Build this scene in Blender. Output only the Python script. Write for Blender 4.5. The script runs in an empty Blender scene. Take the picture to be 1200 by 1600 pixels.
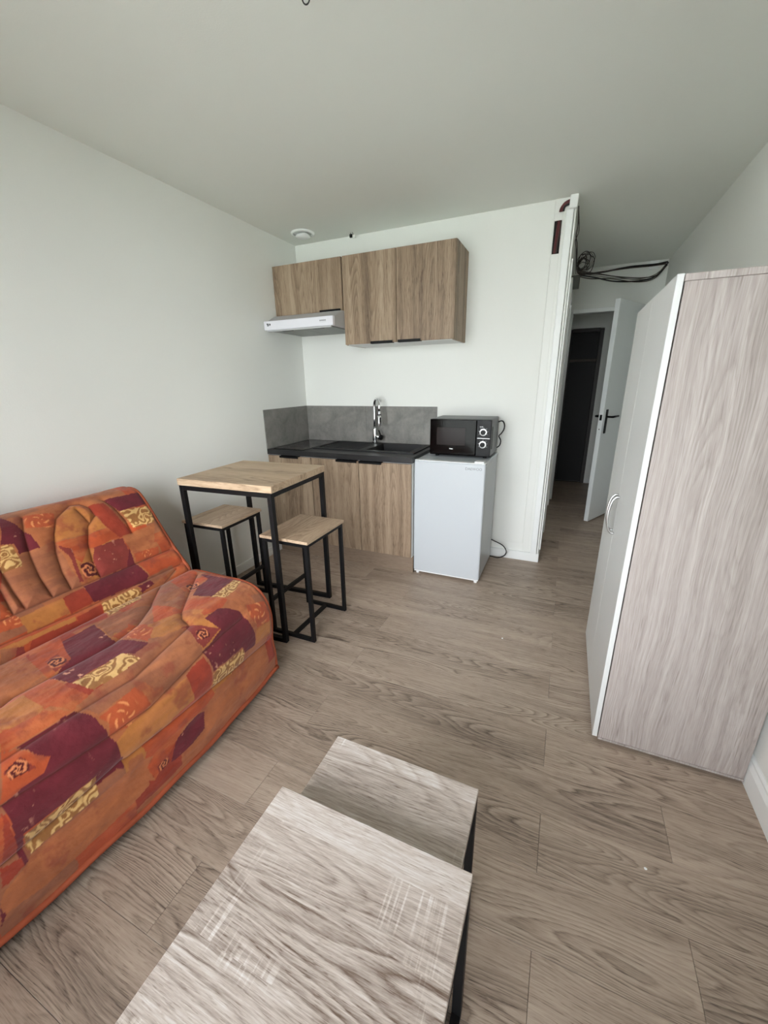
import bpy, bmesh, math, random
import numpy as np
from mathutils import Vector, Matrix

S = bpy.context.scene
COL = S.collection
random.seed(7)

# ------------------------------------------------------------------ camera
cam_d = bpy.data.cameras.new('camera')
cam = bpy.data.objects.new('camera', cam_d)
COL.objects.link(cam)
F_PX = 624.82
cam_d.sensor_fit = 'VERTICAL'
cam_d.sensor_height = 36.0
cam_d.sensor_width = 27.0
cam_d.lens = F_PX / 1600 * 36.0
cam_d.clip_start = 0.01
_y, _p, _r = math.radians(24.1167), math.radians(18.0078), math.radians(-0.9729)
fw = Vector((-math.sin(_y) * math.cos(_p), math.cos(_y) * math.cos(_p), -math.sin(_p)))
rt = Vector((math.cos(_y), math.sin(_y), 0))
up = rt.cross(fw)
r2 = rt * math.cos(_r) + up * math.sin(_r)
u2 = -rt * math.sin(_r) + up * math.cos(_r)
M = Matrix((r2, u2, -fw)).transposed().to_4x4()
M.translation = Vector((2.1009, -3.0624, 1.344))
cam.matrix_world = M
S.camera = cam

# ------------------------------------------------------------------ world: even overcast sky
W = bpy.data.worlds.new('sky')
S.world = W
W.use_nodes = True
bg = W.node_tree.nodes['Background']
bg.inputs['Color'].default_value = (0.935, 0.935, 1.0, 1)
bg.inputs['Strength'].default_value = 8.0

# window opening behind the camera (x0, x1, z0, z1) and a portal that guides the sky light through it
WIN = (0.34, 2.34, 0.06, 2.22)
YF = -3.45                      # inner face of the window wall
pl = bpy.data.lights.new('window_portal', 'AREA')
pl.shape = 'RECTANGLE'
pl.size = WIN[1] - WIN[0]
pl.size_y = WIN[3] - WIN[2]
pl.cycles.is_portal = True
po = bpy.data.objects.new('window_portal', pl)
COL.objects.link(po)
po.location = ((WIN[0] + WIN[1]) / 2, YF - 0.22, (WIN[2] + WIN[3]) / 2)
po.rotation_euler = (math.radians(90), 0, 0)     # -Z of the lamp looks to +Y

# sun high over the roof, behind the building: it lights the ground outside and does not enter the window
sn = bpy.data.lights.new('sun', 'SUN')
sn.energy = 36.0; sn.angle = math.radians(2); sn.color = (1.0, 0.97, 0.93)
so_ = bpy.data.objects.new('sun', sn); COL.objects.link(so_)
so_.rotation_euler = (math.radians(-38), 0, math.radians(15))

S.view_settings.view_transform = 'Standard'
S.view_settings.look = 'None'
S.view_settings.gamma = 1.0
S.view_settings.use_curve_mapping = False
S.view_settings.exposure = 0.92
S.cycles.diffuse_bounces = 8
S.cycles.max_bounces = 12
S.cycles.caustics_reflective = False

# ------------------------------------------------------------------ helpers
def lin(c):
    def f(v):
        v /= 255.0
        return v / 12.92 if v <= 0.04045 else ((v + 0.055) / 1.055) ** 2.4
    return (f(c[0]), f(c[1]), f(c[2]), 1.0)

def newmat(name):
    m = bpy.data.materials.new(name)
    m.use_nodes = True
    nt = m.node_tree
    return m, nt, nt.nodes['Principled BSDF']

class N:
    """small node helper"""
    def __init__(self, nt): self.nt = nt
    def add(self, t, **kw):
        n = self.nt.nodes.new(t)
        for k, v in kw.items(): setattr(n, k, v)
        return n
    def put(self, sock, v):
        if hasattr(v, 'is_linked') or isinstance(v, bpy.types.NodeSocket): self.nt.links.new(v, sock)
        else: sock.default_value = v
    def math(self, op, a, b=0.0, c=None, clamp=False):
        n = self.add('ShaderNodeMath', operation=op, use_clamp=clamp)
        self.put(n.inputs[0], a); self.put(n.inputs[1], b)
        if c is not None: self.put(n.inputs[2], c)
        return n.outputs[0]
    def vmul(self, v, xyz):
        n = self.add('ShaderNodeVectorMath', operation='MULTIPLY')
        self.put(n.inputs[0], v); n.inputs[1].default_value = xyz
        return n.outputs[0]
    def vadd(self, a, b):
        n = self.add('ShaderNodeVectorMath', operation='ADD')
        self.put(n.inputs[0], a); self.put(n.inputs[1], b)
        return n.outputs[0]
    def noise(self, v, scale=1.0, detail=2.0, rough=0.5, dist=0.0):
        n = self.add('ShaderNodeTexNoise')
        self.put(n.inputs['Vector'], v)
        n.inputs['Scale'].default_value = scale; n.inputs['Detail'].default_value = detail
        n.inputs['Roughness'].default_value = rough; n.inputs['Distortion'].default_value = dist
        return n.outputs['Fac']
    def ramp(self, f, stops):
        n = self.add('ShaderNodeValToRGB')
        e = n.color_ramp.elements
        while len(e) < len(stops): e.new(0.5)
        for i, (p, c) in enumerate(stops):
            e[i].position = p
            e[i].color = c if len(c) == 4 else (*c, 1)
        self.put(n.inputs[0], f)
        return n.outputs[0]
    def mix(self, f, a, b, mode='MIX'):
        n = self.add('ShaderNodeMix', data_type='RGBA', blend_type=mode)
        self.put(n.inputs[0], f); self.put(n.inputs[6], a); self.put(n.inputs[7], b)
        return n.outputs[2]
    def maprange(self, v, a, b, c=0.0, d=1.0):
        n = self.add('ShaderNodeMapRange')
        self.put(n.inputs[0], v)
        for i, q in enumerate((a, b, c, d)): n.inputs[i + 1].default_value = q
        return n.outputs[0]

def plain(name, srgb, rough=0.5, metal=0.0, spec=0.5, bump=0.0, bscale=200, coat=0.0, var=0.0):
    m, nt, b = newmat(name)
    h = N(nt)
    b.inputs['Base Color'].default_value = lin(srgb)
    b.inputs['Roughness'].default_value = rough
    b.inputs['Metallic'].default_value = metal
    b.inputs['Specular IOR Level'].default_value = spec
    b.inputs['Coat Weight'].default_value = coat
    tc = h.add('ShaderNodeTexCoord').outputs['Object']
    if var > 0:
        f = h.noise(tc, 6.0, 4, 0.6)
        c0 = tuple(x * (1 - var) for x in lin(srgb)[:3]) + (1,)
        c1 = tuple(min(1, x * (1 + var)) for x in lin(srgb)[:3]) + (1,)
        nt.links.new(h.ramp(f, [(0.3, c0), (0.7, c1)]), b.inputs['Base Color'])
    if bump > 0:
        f = h.noise(tc, bscale, 3, 0.6)
        bn = h.add('ShaderNodeBump')
        bn.inputs['Strength'].default_value = bump
        bn.inputs['Distance'].default_value = 0.002
        nt.links.new(f, bn.inputs['Height']); nt.links.new(bn.outputs[0], b.inputs['Normal'])
    return m

def wood(name, dark, mid, light, axis='X', ring=0.35, fiber=0.45, band=0.4, bandf=9.0, ringf=34.0,
         ringscale=(0.9, 5.5), strip=0.0, saw=0.0, rough=0.45, tone=0.10, spec=0.35, pores=0.25, stripvar=0.3, grad=1.2, bandl=0.5, fibl=7.0, dash=0.25, dashl=22.0, fiba=130.0):
    """printed / real wood: contour lines of a stretched noise give cathedral grain, plus fibres, bands and pores"""
    m, nt, b = newmat(name)
    h = N(nt)
    tc = h.add('ShaderNodeTexCoord').outputs['Object']
    sp = h.add('ShaderNodeSeparateXYZ'); nt.links.new(tc, sp.inputs[0])
    ax = 'XYZ'.index(axis)
    o = [sp.outputs[i] for i in range(3)]
    L, A, B = o[ax], o[(ax + 1) % 3], o[(ax + 2) % 3]
    if axis == 'Y': L, A, B = o[1], o[0], o[2]
    rnd = h.add('ShaderNodeObjectInfo').outputs['Random']
    off = h.math('MULTIPLY', rnd, 37.0)
    tonev = rnd
    if strip > 0:
        idx = h.math('FLOOR', h.math('DIVIDE', h.math('ADD', A, 20.0), strip))
        wn = h.add('ShaderNodeTexWhiteNoise', noise_dimensions='1D')
        nt.links.new(h.math('ADD', idx, off), wn.inputs['W'])
        off = h.math('ADD', off, h.math('MULTIPLY', wn.outputs['Value'], 53.0))
        stripv = wn.outputs['Value']
    cb = h.add('ShaderNodeCombineXYZ')
    nt.links.new(h.math('ADD', L, off), cb.inputs[0])
    nt.links.new(h.math('ADD', A, h.math('MULTIPLY', off, 0.37)), cb.inputs[1])
    nt.links.new(B, cb.inputs[2])
    v = cb.outputs[0]
    # gentle waviness across the grain
    wv = h.noise(h.vmul(v, (2.2, 5.0, 5.0)), 1, 2)
    wc = h.add('ShaderNodeCombineXYZ')
    nt.links.new(h.math('MULTIPLY', h.math('SUBTRACT', wv, 0.5), 0.035), wc.inputs[1])
    v = h.vadd(v, wc.outputs[0])
    n1 = h.noise(h.vmul(v, (ringscale[0], ringscale[1], ringscale[1])), 1, 1.0, 0.35)
    jag = h.noise(h.vmul(v, (18.0, 70.0, 70.0)), 1, 3, 0.6)
    sv = h.add('ShaderNodeSeparateXYZ'); nt.links.new(v, sv.inputs[0])
    ph = h.math('ADD', n1, h.math('MULTIPLY', h.math('ADD', sv.outputs[1], sv.outputs[2]), grad))
    ph = h.math('ADD', ph, h.math('MULTIPLY', jag, 0.018))
    s = h.math('FRACT', h.math('MULTIPLY', ph, ringf))
    s = h.math('POWER', s, 0.55)                       # dark at the start of each ring, fading to light
    dn = h.maprange(h.math('MULTIPLY', h.math('SUBTRACT', 1.0, s), 1.0), 0.0, 0.12)
    s = h.math('MULTIPLY', s, dn)
    msk = h.maprange(h.noise(h.vmul(v, (1.3, 4.5, 4.5)), 1, 2), 0.40, 0.64)
    rings = h.math('MULTIPLY', h.math('SUBTRACT', s, 0.62), h.math('ADD', h.math('MULTIPLY', msk, 0.85), 0.15))
    fib = h.noise(h.vmul(v, (fibl, fiba, fiba)), 1, 6, 0.78)
    fib2 = h.noise(h.vmul(v, (14.0, 320.0, 320.0)), 1, 2, 0.6)
    bnd = h.noise(h.vmul(v, (bandl, bandf, bandf)), 1, 2.5, 0.55)
    dsh = h.maprange(h.noise(h.vmul(v, (dashl, 380.0, 380.0)), 1, 1.5, 0.6), 0.57, 0.66)
    dmk = h.maprange(h.noise(h.vmul(v, (2.0, 14.0, 14.0)), 1, 2), 0.35, 0.65, 0.25, 1.0)
    val = h.math('ADD', 0.5, h.math('MULTIPLY', rings, ring))
    val = h.math('SUBTRACT', val, h.math('MULTIPLY', h.math('MULTIPLY', dsh, dmk), dash))
    val = h.math('ADD', val, h.math('MULTIPLY', h.math('SUBTRACT', fib, 0.5), fiber * 1.6))
    val = h.math('ADD', val, h.math('MULTIPLY', h.math('SUBTRACT', bnd, 0.5), band * 1.8))
    val = h.math('ADD', val, h.math('MULTIPLY', h.math('SUBTRACT', fib2, 0.5), pores * 1.5))
    val = h.math('ADD', val, h.math('MULTIPLY', h.math('SUBTRACT', tonev, 0.5), tone * 2))
    if strip > 0:
        val = h.math('ADD', val, h.math('MULTIPLY', h.math('SUBTRACT', stripv, 0.5), stripvar))
    if saw > 0:
        sm = h.noise(h.vmul(v, (170.0, 5.0, 5.0)), 1, 2)
        sk = h.maprange(h.noise(h.vmul(v, (4.5, 9.0, 9.0)), 1, 2), 0.55, 0.68)
        sl = h.maprange(sm, 0.55, 0.66)
        val = h.math('ADD', val, h.math('MULTIPLY', h.math('MULTIPLY', sl, sk), saw))
    col = h.ramp(val, [(0.08, lin(dark)), (0.5, lin(mid)), (0.92, lin(light))])
    nt.links.new(col, b.inputs['Base Color'])
    b.inputs['Roughness'].default_value = rough
    b.inputs['Specular IOR Level'].default_value = spec
    bn = h.add('ShaderNodeBump')
    bn.inputs['Strength'].default_value = 0.25
    bn.inputs['Distance'].default_value = 0.0006
    nt.links.new(h.math('ADD', fib2, fib), bn.inputs['Height'])
    nt.links.new(bn.outputs[0], b.inputs['Normal'])
    return m

def link(name, me, mat=None, parent=None, loc=(0, 0, 0)):
    o = bpy.data.objects.new(name, me)
    COL.objects.link(o)
    if mat is not None and len(me.materials) == 0: me.materials.append(mat)
    o.location = loc
    if parent is not None: o.parent = parent
    return o

def tag(o, label=None, cat=None, group=None, kind=None):
    if label: o['label'] = label
    if cat: o['category'] = cat
    if group: o['group'] = group
    if kind: o['kind'] = kind
    return o

def thing(name, loc, label, cat, group=None, rz=0.0):
    o = bpy.data.objects.new(name, None)
    o.empty_display_size = 0.1
    COL.objects.link(o)
    o.location = loc; o.rotation_euler = (0, 0, rz)
    return tag(o, label, cat, group)

def bm_box(bm, x0, x1, y0, y1, z0, z1, bev=0.0, seg=1):
    vs = [bm.verts.new((x, y, z)) for x in (x0, x1) for y in (y0, y1) for z in (z0, z1)]
    fs = [bm.faces.new([vs[i] for i in f]) for f in ((0, 1, 3, 2), (4, 6, 7, 5), (0, 4, 5, 1), (2, 3, 7, 6), (0, 2, 6, 4), (1, 5, 7, 3))]
    if bev > 0:
        es = list({e for f in fs for e in f.edges})
        bmesh.ops.bevel(bm, geom=es, offset=bev, segments=seg, profile=0.5, affect='EDGES')

def done(name, bm, mat, parent=None, smooth=False, loc=(0, 0, 0)):
    bmesh.ops.recalc_face_normals(bm, faces=bm.faces[:])
    me = bpy.data.meshes.new(name)
    bm.to_mesh(me); bm.free()
    if smooth:
        for p in me.polygons: p.use_smooth = True
    return link(name, me, mat, parent, loc)

def box(name, x0, x1, y0, y1, z0, z1, mat, parent=None, bev=0.0, seg=1, rel=None):
    """box given in scene coordinates; with rel the coordinates are taken relative to that point"""
    if rel is None and parent is not None and parent.parent is None: rel = parent.location
    if rel is None and parent is not None and parent.parent is not None: rel = parent.parent.location + parent.location
    if parent is None:
        c = ((x0 + x1) / 2, (y0 + y1) / 2, z0); r = c
    else:
        c = (0, 0, 0); r = rel
    bm = bmesh.new()
    bm_box(bm, x0 - r[0], x1 - r[0], y0 - r[1], y1 - r[1], z0 - r[2], z1 - r[2], bev, seg)
    return done(name, bm, mat, parent, loc=c)

def boxes(name, lst, mat, parent=None, bev=0.0, rel=(0, 0, 0)):
    bm = bmesh.new()
    for (x0, x1, y0, y1, z0, z1) in lst:
        bm_box(bm, x0 - rel[0], x1 - rel[0], y0 - rel[1], y1 - rel[1], z0 - rel[2], z1 - rel[2], bev)
    return done(name, bm, mat, parent)

def catmull(pts, n=8, closed=False):
    P = [Vector(p) for p in pts]
    if closed: Q = [P[-1]] + P + [P[0], P[1]]
    else: Q = [2 * P[0] - P[1]] + P + [2 * P[-1] - P[-2]]
    out = []
    for i in range(1, len(Q) - 2):
        a, b, c, d = Q[i - 1:i + 3]
        for k in range(n):
            t = k / n
            out.append(0.5 * (2 * b + (c - a) * t + (2 * a - 5 * b + 4 * c - d) * t * t + (3 * b - a - 3 * c + d) * t ** 3))
    if not closed: out.append(P[-1])
    return out

def bm_tube(bm, pts, r, sides=8, closed=False, caps=True):
    pts = [Vector(p) for p in pts]
    n = len(pts)
    rings = []
    ref = None
    for i, p in enumerate(pts):
        if closed: t = pts[(i + 1) % n] - pts[i - 1]
        else: t = pts[min(i + 1, n - 1)] - pts[max(i - 1, 0)]
        t.normalize()
        if ref is None:
            ref = Vector((0, 0, 1)) if abs(t.z) < 0.9 else Vector((1, 0, 0))
        a = (ref - t * ref.dot(t))
        if a.length < 1e-6: a = t.orthogonal()
        a.normalize(); ref = a
        b = t.cross(a)
        rr = r[i] if isinstance(r, (list, tuple)) else r
        rings.append([bm.verts.new(p + (a * math.cos(2 * math.pi * k / sides) + b * math.sin(2 * math.pi * k / sides)) * rr) for k in range(sides)])
    for i in range(n if closed else n - 1):
        A, B = rings[i], rings[(i + 1) % n]
        for k in range(sides):
            bm.faces.new((A[k], A[(k + 1) % sides], B[(k + 1) % sides], B[k]))
    if caps and not closed:
        bm.faces.new(rings[0][::-1]); bm.faces.new(rings[-1])

def tube(name, pts, r, mat, parent=None, sides=8, closed=False, smooth=True, loc=(0, 0, 0)):
    bm = bmesh.new()
    bm_tube(bm, pts, r, sides, closed)
    return done(name, bm, mat, parent, smooth, loc)

def bm_lathe(bm, prof, c=(0, 0, 0), axis='Z', seg=32):
    """prof: (radius, height) list turned about an axis through c"""
    rings = []
    for (r, hgt) in prof:
        ring = []
        for k in range(seg):
            a = 2 * math.pi * k / seg
            u, w = r * math.cos(a), r * math.sin(a)
            if axis == 'Z': p = (c[0] + u, c[1] + w, c[2] + hgt)
            elif axis == 'Y': p = (c[0] + u, c[1] + hgt, c[2] + w)
            else: p = (c[0] + hgt, c[1] + u, c[2] + w)
            ring.append(bm.verts.new(p))
        rings.append(ring)
    for A, B in zip(rings, rings[1:]):
        for k in range(seg):
            bm.faces.new((A[k], A[(k + 1) % seg], B[(k + 1) % seg], B[k]))
    bm.faces.new(rings[0]); bm.faces.new(rings[-1][::-1])

def lathe(name, prof, mat, parent=None, c=(0, 0, 0), axis='Z', seg=32, smooth=False, loc=(0, 0, 0)):
    bm = bmesh.new()
    bm_lathe(bm, prof, c, axis, seg)
    return done(name, bm, mat, parent, smooth, loc)

def prism(name, poly, axis, a0, a1, mat, parent=None, rel=(0, 0, 0), bev=0.0):
    """extrude a 2-D outline along an axis: for X the outline is (y, z), for Y (x, z), for Z (x, y)"""
    bm = bmesh.new()
    def pt(p, a):
        q = {'X': (a, p[0], p[1]), 'Y': (p[0], a, p[1]), 'Z': (p[0], p[1], a)}[axis]
        return (q[0] - rel[0], q[1] - rel[1], q[2] - rel[2])
    A = [bm.verts.new(pt(p, a0)) for p in poly]
    B = [bm.verts.new(pt(p, a1)) for p in poly]
    bm.faces.new(A); bm.faces.new(B[::-1])
    for i in range(len(poly)):
        j = (i + 1) % len(poly)
        bm.faces.new((A[i], A[j], B[j], B[i]))
    if bev > 0: bmesh.ops.bevel(bm, geom=bm.edges[:], offset=bev, segments=1, affect='EDGES')
    return done(name, bm, mat, parent)

def lettering(name, text, size, mat, parent, loc, rot, depth=0.0006):
    cu = bpy.data.curves.new(name, 'FONT')
    cu.body = text; cu.size = size; cu.extrude = depth; cu.align_x = 'CENTER'; cu.align_y = 'CENTER'
    cu.resolution_u = 3
    t = bpy.data.objects.new(name, cu)
    COL.objects.link(t)
    bpy.context.view_layer.update()
    me = bpy.data.meshes.new_from_object(t.evaluated_get(bpy.context.evaluated_depsgraph_get()))
    bpy.data.objects.remove(t); bpy.data.curves.remove(cu)
    me.materials.clear()
    o = link(name, me, mat, parent, loc)
    o.rotation_euler = rot
    return o

# ------------------------------------------------------------------ materials
M_WALL = plain('wall_paint', (232, 233, 228), 0.85, spec=0.25, bump=0.18, bscale=140)
M_CEIL = plain('ceiling_paint', (226, 228, 222), 0.9, spec=0.2, bump=0.15, bscale=160)
M_TRIM = plain('white_trim_paint', (236, 238, 236), 0.45, spec=0.4)
M_BATTEN = plain('aged_white_pvc', (228, 229, 224), 0.5)
M_PLANK = wood('floor_plank_oak', (92, 78, 68), (168, 150, 134), (198, 182, 166), 'X', ring=0.50, fiber=0.44, band=0.32,
               bandf=13, ringf=30, ringscale=(1.0, 8.5), rough=0.42, tone=0.07, spec=0.4, pores=0.30, bandl=1.4, grad=1.7, fibl=5.0, dash=0.26)
M_SUB = plain('subfloor', (70, 62, 54), 0.9)
M_OAK_Z = wood('kitchen_oak_laminate', (88, 70, 55), (150, 129, 107), (186, 166, 142), 'Z', ring=0.34, fiber=0.40, band=0.56,
               bandf=17, ringf=22, ringscale=(0.9, 7), rough=0.5, tone=0.04, pores=0.26, bandl=0.35, fibl=4.0, dash=0.30, dashl=16)
M_OAK_X = wood('table_oak_laminate_lengthwise', (118, 94, 74), (186, 161, 133), (212, 191, 164), 'X', ring=0.34, fiber=0.40, band=0.40,
               bandf=9, ringf=22, ringscale=(1.2, 6), strip=0.17, rough=0.5, tone=0.04, pores=0.26, stripvar=0.14, fibl=4.0)
M_OAK_Y = wood('stool_oak_laminate', (112, 90, 71), (178, 153, 127), (206, 184, 158), 'Y', ring=0.34, fiber=0.40, band=0.40,
               bandf=10, ringf=22, ringscale=(1.2, 6), strip=0.11, rough=0.5, tone=0.04, pores=0.26, stripvar=0.14, fibl=4.0)
M_PLINTH = wood('plinth_laminate', (100, 84, 70), (136, 118, 101), (160, 143, 124), 'X', ring=0.1, fiber=0.3, band=0.2, rough=0.55, tone=0.02)
M_NEST = wood('coffee_table_oak_laminate', (112, 92, 79), (200, 187, 177), (242, 239, 237), 'X', ring=0.46, fiber=0.44, band=0.26,
              bandf=14, ringf=20, ringscale=(1.5, 8), strip=0.105, saw=0.22, rough=0.40, tone=0.03, pores=0.44, stripvar=0.30, bandl=1.0,
              fibl=14.0, fiba=170.0, grad=0.7, dash=0.16, dashl=40)
M_WARD = wood('wardrobe_ash_laminate', (122, 111, 105), (164, 155, 150), (194, 187, 183), 'Z', ring=0.24, fiber=0.46, band=0.40,
              bandf=20, ringf=26, ringscale=(0.7, 8), rough=0.5, tone=0.03, pores=0.26, bandl=0.2, fibl=2.2, fiba=190.0, dash=0.22, dashl=10)
M_WHITE = plain('white_lacquer', (238, 240, 240), 0.35)
M_DOORW = plain('wardrobe_white_front', (206, 207, 205), 0.4, bump=0.05, bscale=500)
M_BLACK = plain('black_powder_coated_steel', (12, 12, 13), 0.5, spec=0.25, bump=0.08, bscale=600)
M_BLKPL = plain('black_plastic', (11, 11, 12), 0.40, spec=0.2)
M_DARKGAP = plain('dark_gap', (14, 13, 12), 0.9)
M_TOP = plain('black_worktop', (30, 30, 31), 0.38, spec=0.5, var=0.15)
M_SINK = plain('black_granite_resin', (20, 20, 21), 0.5, spec=0.4, bump=0.1, bscale=700)
M_GLASSBLK = plain('black_ceramic_glass', (8, 8, 9), 0.06, spec=0.6)
M_HOBMARK = plain('hob_marking', (70, 70, 72), 0.3)
M_CHROME = plain('chrome', (235, 236, 238), 0.10, metal=1.0)
M_STEEL = plain('brushed_nickel', (205, 205, 205), 0.28, metal=1.0)
M_CABWHITE = plain('white_melamine', (225, 226, 224), 0.55)
M_FRIDGE = plain('fridge_white_enamel', (192, 197, 201), 0.34, bump=0.05, bscale=300)
M_GREYTXT = plain('grey_print', (120, 122, 125), 0.4)
M_WHITETXT = plain('white_print', (225, 225, 225), 0.4)
M_HOOD = plain('hood_white_enamel', (226, 226, 232), 0.35)
M_HOODGREY = plain('hood_grey_metal', (186, 187, 189), 0.45)
M_FILTER = plain('hood_filter_mesh', (140, 143, 139), 0.55, metal=0.3, bump=0.6, bscale=450)
M_MICRO = plain('microwave_grey_case', (104, 106, 106), 0.45, metal=0.2)
M_MICROGL = plain('microwave_dark_glass', (9, 6, 6), 0.10, spec=0.10)
M_MICROWIN = plain('microwave_window', (38, 31, 31), 0.15, spec=0.10)
M_SILVER = plain('silver_plastic', (190, 190, 190), 0.3, metal=0.7)
M_CABLE = plain('black_cable', (12, 12, 12), 0.5)
M_CABLEBR = plain('brown_cable', (58, 46, 40), 0.6)
M_CABLEGY = plain('grey_cable', (104, 100, 92), 0.6)
M_CABLERED = plain('maroon_cable', (92, 36, 40), 0.55)
M_BOXGREY = plain('grey_box_plastic', (92, 94, 88), 0.6)
M_DKBROWN = plain('dark_brown_paint', (40, 33, 27), 0.5)
M_NEARBLACK = plain('unlit_room_black', (7, 6, 5), 0.6)  # darkness of the unlit room put into the colour
M_BROWNFRAME = plain('brown_frame_paint', (72, 60, 50), 0.55)
M_DOORHALL = plain('hall_door_white', (222, 226, 226), 0.45)
M_GRASS = plain('paved_ground', (146, 150, 148), 0.9, var=0.12)
M_PVC = plain('window_pvc', (240, 240, 240), 0.4)

def concrete():
    m, nt, b = newmat('concrete_look_splashback')
    h = N(nt)
    tc = h.add('ShaderNodeTexCoord').outputs['Object']
    f = h.noise(tc, 7.0, 6, 0.62, 0.6)
    g = h.noise(tc, 45.0, 4, 0.7)
    v = h.math('ADD', h.math('MULTIPLY', f, 0.75), h.math('MULTIPLY', g, 0.25))
    nt.links.new(h.ramp(v, [(0.3, lin((100, 98, 94))), (0.5, lin((126, 124, 119))), (0.72, lin((148, 144, 137)))]), b.inputs['Base Color'])
    b.inputs['Roughness'].default_value = 0.55
    return m
M_CONC = concrete()

def pane_glass():
    m = bpy.data.materials.new('window_glass'); m.use_nodes = True
    nt = m.node_tree
    for n in list(nt.nodes): nt.nodes.remove(n)
    out = nt.nodes.new('ShaderNodeOutputMaterial')
    mx = nt.nodes.new('ShaderNodeMixShader'); tr = nt.nodes.new('ShaderNodeBsdfTransparent'); gl = nt.nodes.new('ShaderNodeBsdfGlossy')
    gl.inputs['Roughness'].default_value = 0.02
    tr.inputs['Color'].default_value = (0.96, 0.98, 0.97, 1)
    fr = nt.nodes.new('ShaderNodeFresnel'); fr.inputs['IOR'].default_value = 1.45
    nt.links.new(fr.outputs[0], mx.inputs[0]); nt.links.new(tr.outputs[0], mx.inputs[1]); nt.links.new(gl.outputs[0], mx.inputs[2])
    nt.links.new(mx.outputs[0], out.inputs[0])
    return m
M_PANE = pane_glass()

# ------------------------------------------------------------------ the room
H = 2.376            # ceiling height
XR = 2.82            # right wall
XC = 2.02            # right end of the kitchen wall = left wall of the passage
YE = 1.87            # wall with the doorway at the end of the passage
YB = 2.86            # wall of the dark lobby beyond

def struct(o):
    o['kind'] = 'structure'
    return o

floor = struct(box('floor', -0.1, XR + 0.1, YF - 0.3, YB + 0.15, -0.12, -0.012, M_SUB))
fl = floor.location
# planks: rows 0.18 m deep, 1.27 m long, joints read off the photograph (2.17 / 2.53 m in alternate rows)
PW, PL, GAP = 0.18, 1.27, 0.0004
pl_mesh = {}
def plank(x0, x1, y0, y1):
    key = (round(x1 - x0, 4), round(y1 - y0, 4))
    if key not in pl_mesh:
        w, d = key
        bm = bmesh.new()
        bm_box(bm, -w / 2 + GAP, w / 2 - GAP, -d / 2 + GAP, d / 2 - GAP, -0.010, 0.0, 0.0006)
        bmesh.ops.recalc_face_normals(bm, faces=bm.faces[:])
        me = bpy.data.meshes.new('plank'); bm.to_mesh(me); bm.free(); me.materials.append(M_PLANK)
        pl_mesh[key] = me
    o = link('plank', pl_mesh[key], None, floor, ((x0 + x1) / 2 - fl[0], (y0 + y1) / 2 - fl[1], -0.0 - fl[2]))
i0 = int(math.floor((YF - 0.0 + 2.19) / PW))
i1 = int(math.ceil((YB + 2.19) / PW))
for i in range(i0, i1):
    y0 = max(-2.19 + i * PW, YF); y1 = min(-2.19 + (i + 1) * PW, YB)
    xa = 0.0 if y0 < 0 else XC - 0.05
    base = 2.17 if i % 2 == 0 else 2.53
    edges = [x for x in (base + k * PL for k in range(-4, 3)) if xa + 0.02 < x < XR - 0.02]
    xs = [xa] + edges + [XR]
    for a, b_ in zip(xs, xs[1:]):
        plank(a, b_, y0, y1)

struct(box('ceiling', -0.1, XR + 0.1, YF - 0.3, YB + 0.15, H, H + 0.1, M_CEIL))
struct(box('wall_left', -0.1, 0.0, YF - 0.3, 0.1, -0.01, H, M_WALL))
wall_right = struct(box('wall_right', XR, XR + 0.1, YF - 0.3, YB + 0.15, -0.01, H, M_WALL))
wall_back = struct(box('wall_back', 0.0, XC - 0.008, 0.0, 0.10, -0.01, H, M_WALL))
# plaster lining of the kitchen wall, stopping short of its right end and of the baseboard
box('lining', 0.001, 1.905, -0.004, 0.0, 0.135, H - 0.001, M_WALL, wall_back, 0.002)
# the passage: left wall with a closed white door in it
wall_hall = struct(boxes('wall_passage_left', [(XC - 0.10, XC, 0.10, 0.74, -0.01, H), (XC - 0.10, XC, 1.60, YB, -0.01, H), (XC - 0.10, XC, 0.74, 1.60, 2.02, H)], M_WALL))
d2 = struct(box('door_2', XC - 0.075, XC - 0.035, 0.755, 1.585, 0.008, 2.005, M_DOORHALL))
boxes('door_frame', [(XC - 0.02, XC + 0.018, 0.68, 0.74, 0, 2.08), (XC - 0.02, XC + 0.018, 1.60, 1.66, 0, 2.08), (XC - 0.02, XC + 0.018, 0.74, 1.60, 2.02, 2.08)], M_TRIM, d2, 0.003, d2.location)
# doorway wall at the end of the passage
struct(boxes('wall_passage_end', [(XC + 0.001, 2.05, YE, YE + 0.08, -0.01, H), (2.05, 2.775, YE, YE + 0.08, 1.985, H), (2.775, XR - 0.001, YE, YE + 0.08, -0.01, H)], M_WALL))
struct(boxes('trim_1', [(2.022, 2.058, YE - 0.012, YE + 0.09, 0, 2.015), (2.767, 2.803, YE - 0.012, YE + 0.09, 0, 2.015), (2.058, 2.767, YE - 0.012, YE + 0.09, 1.975, 2.015)], M_TRIM, bev=0.003))
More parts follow.
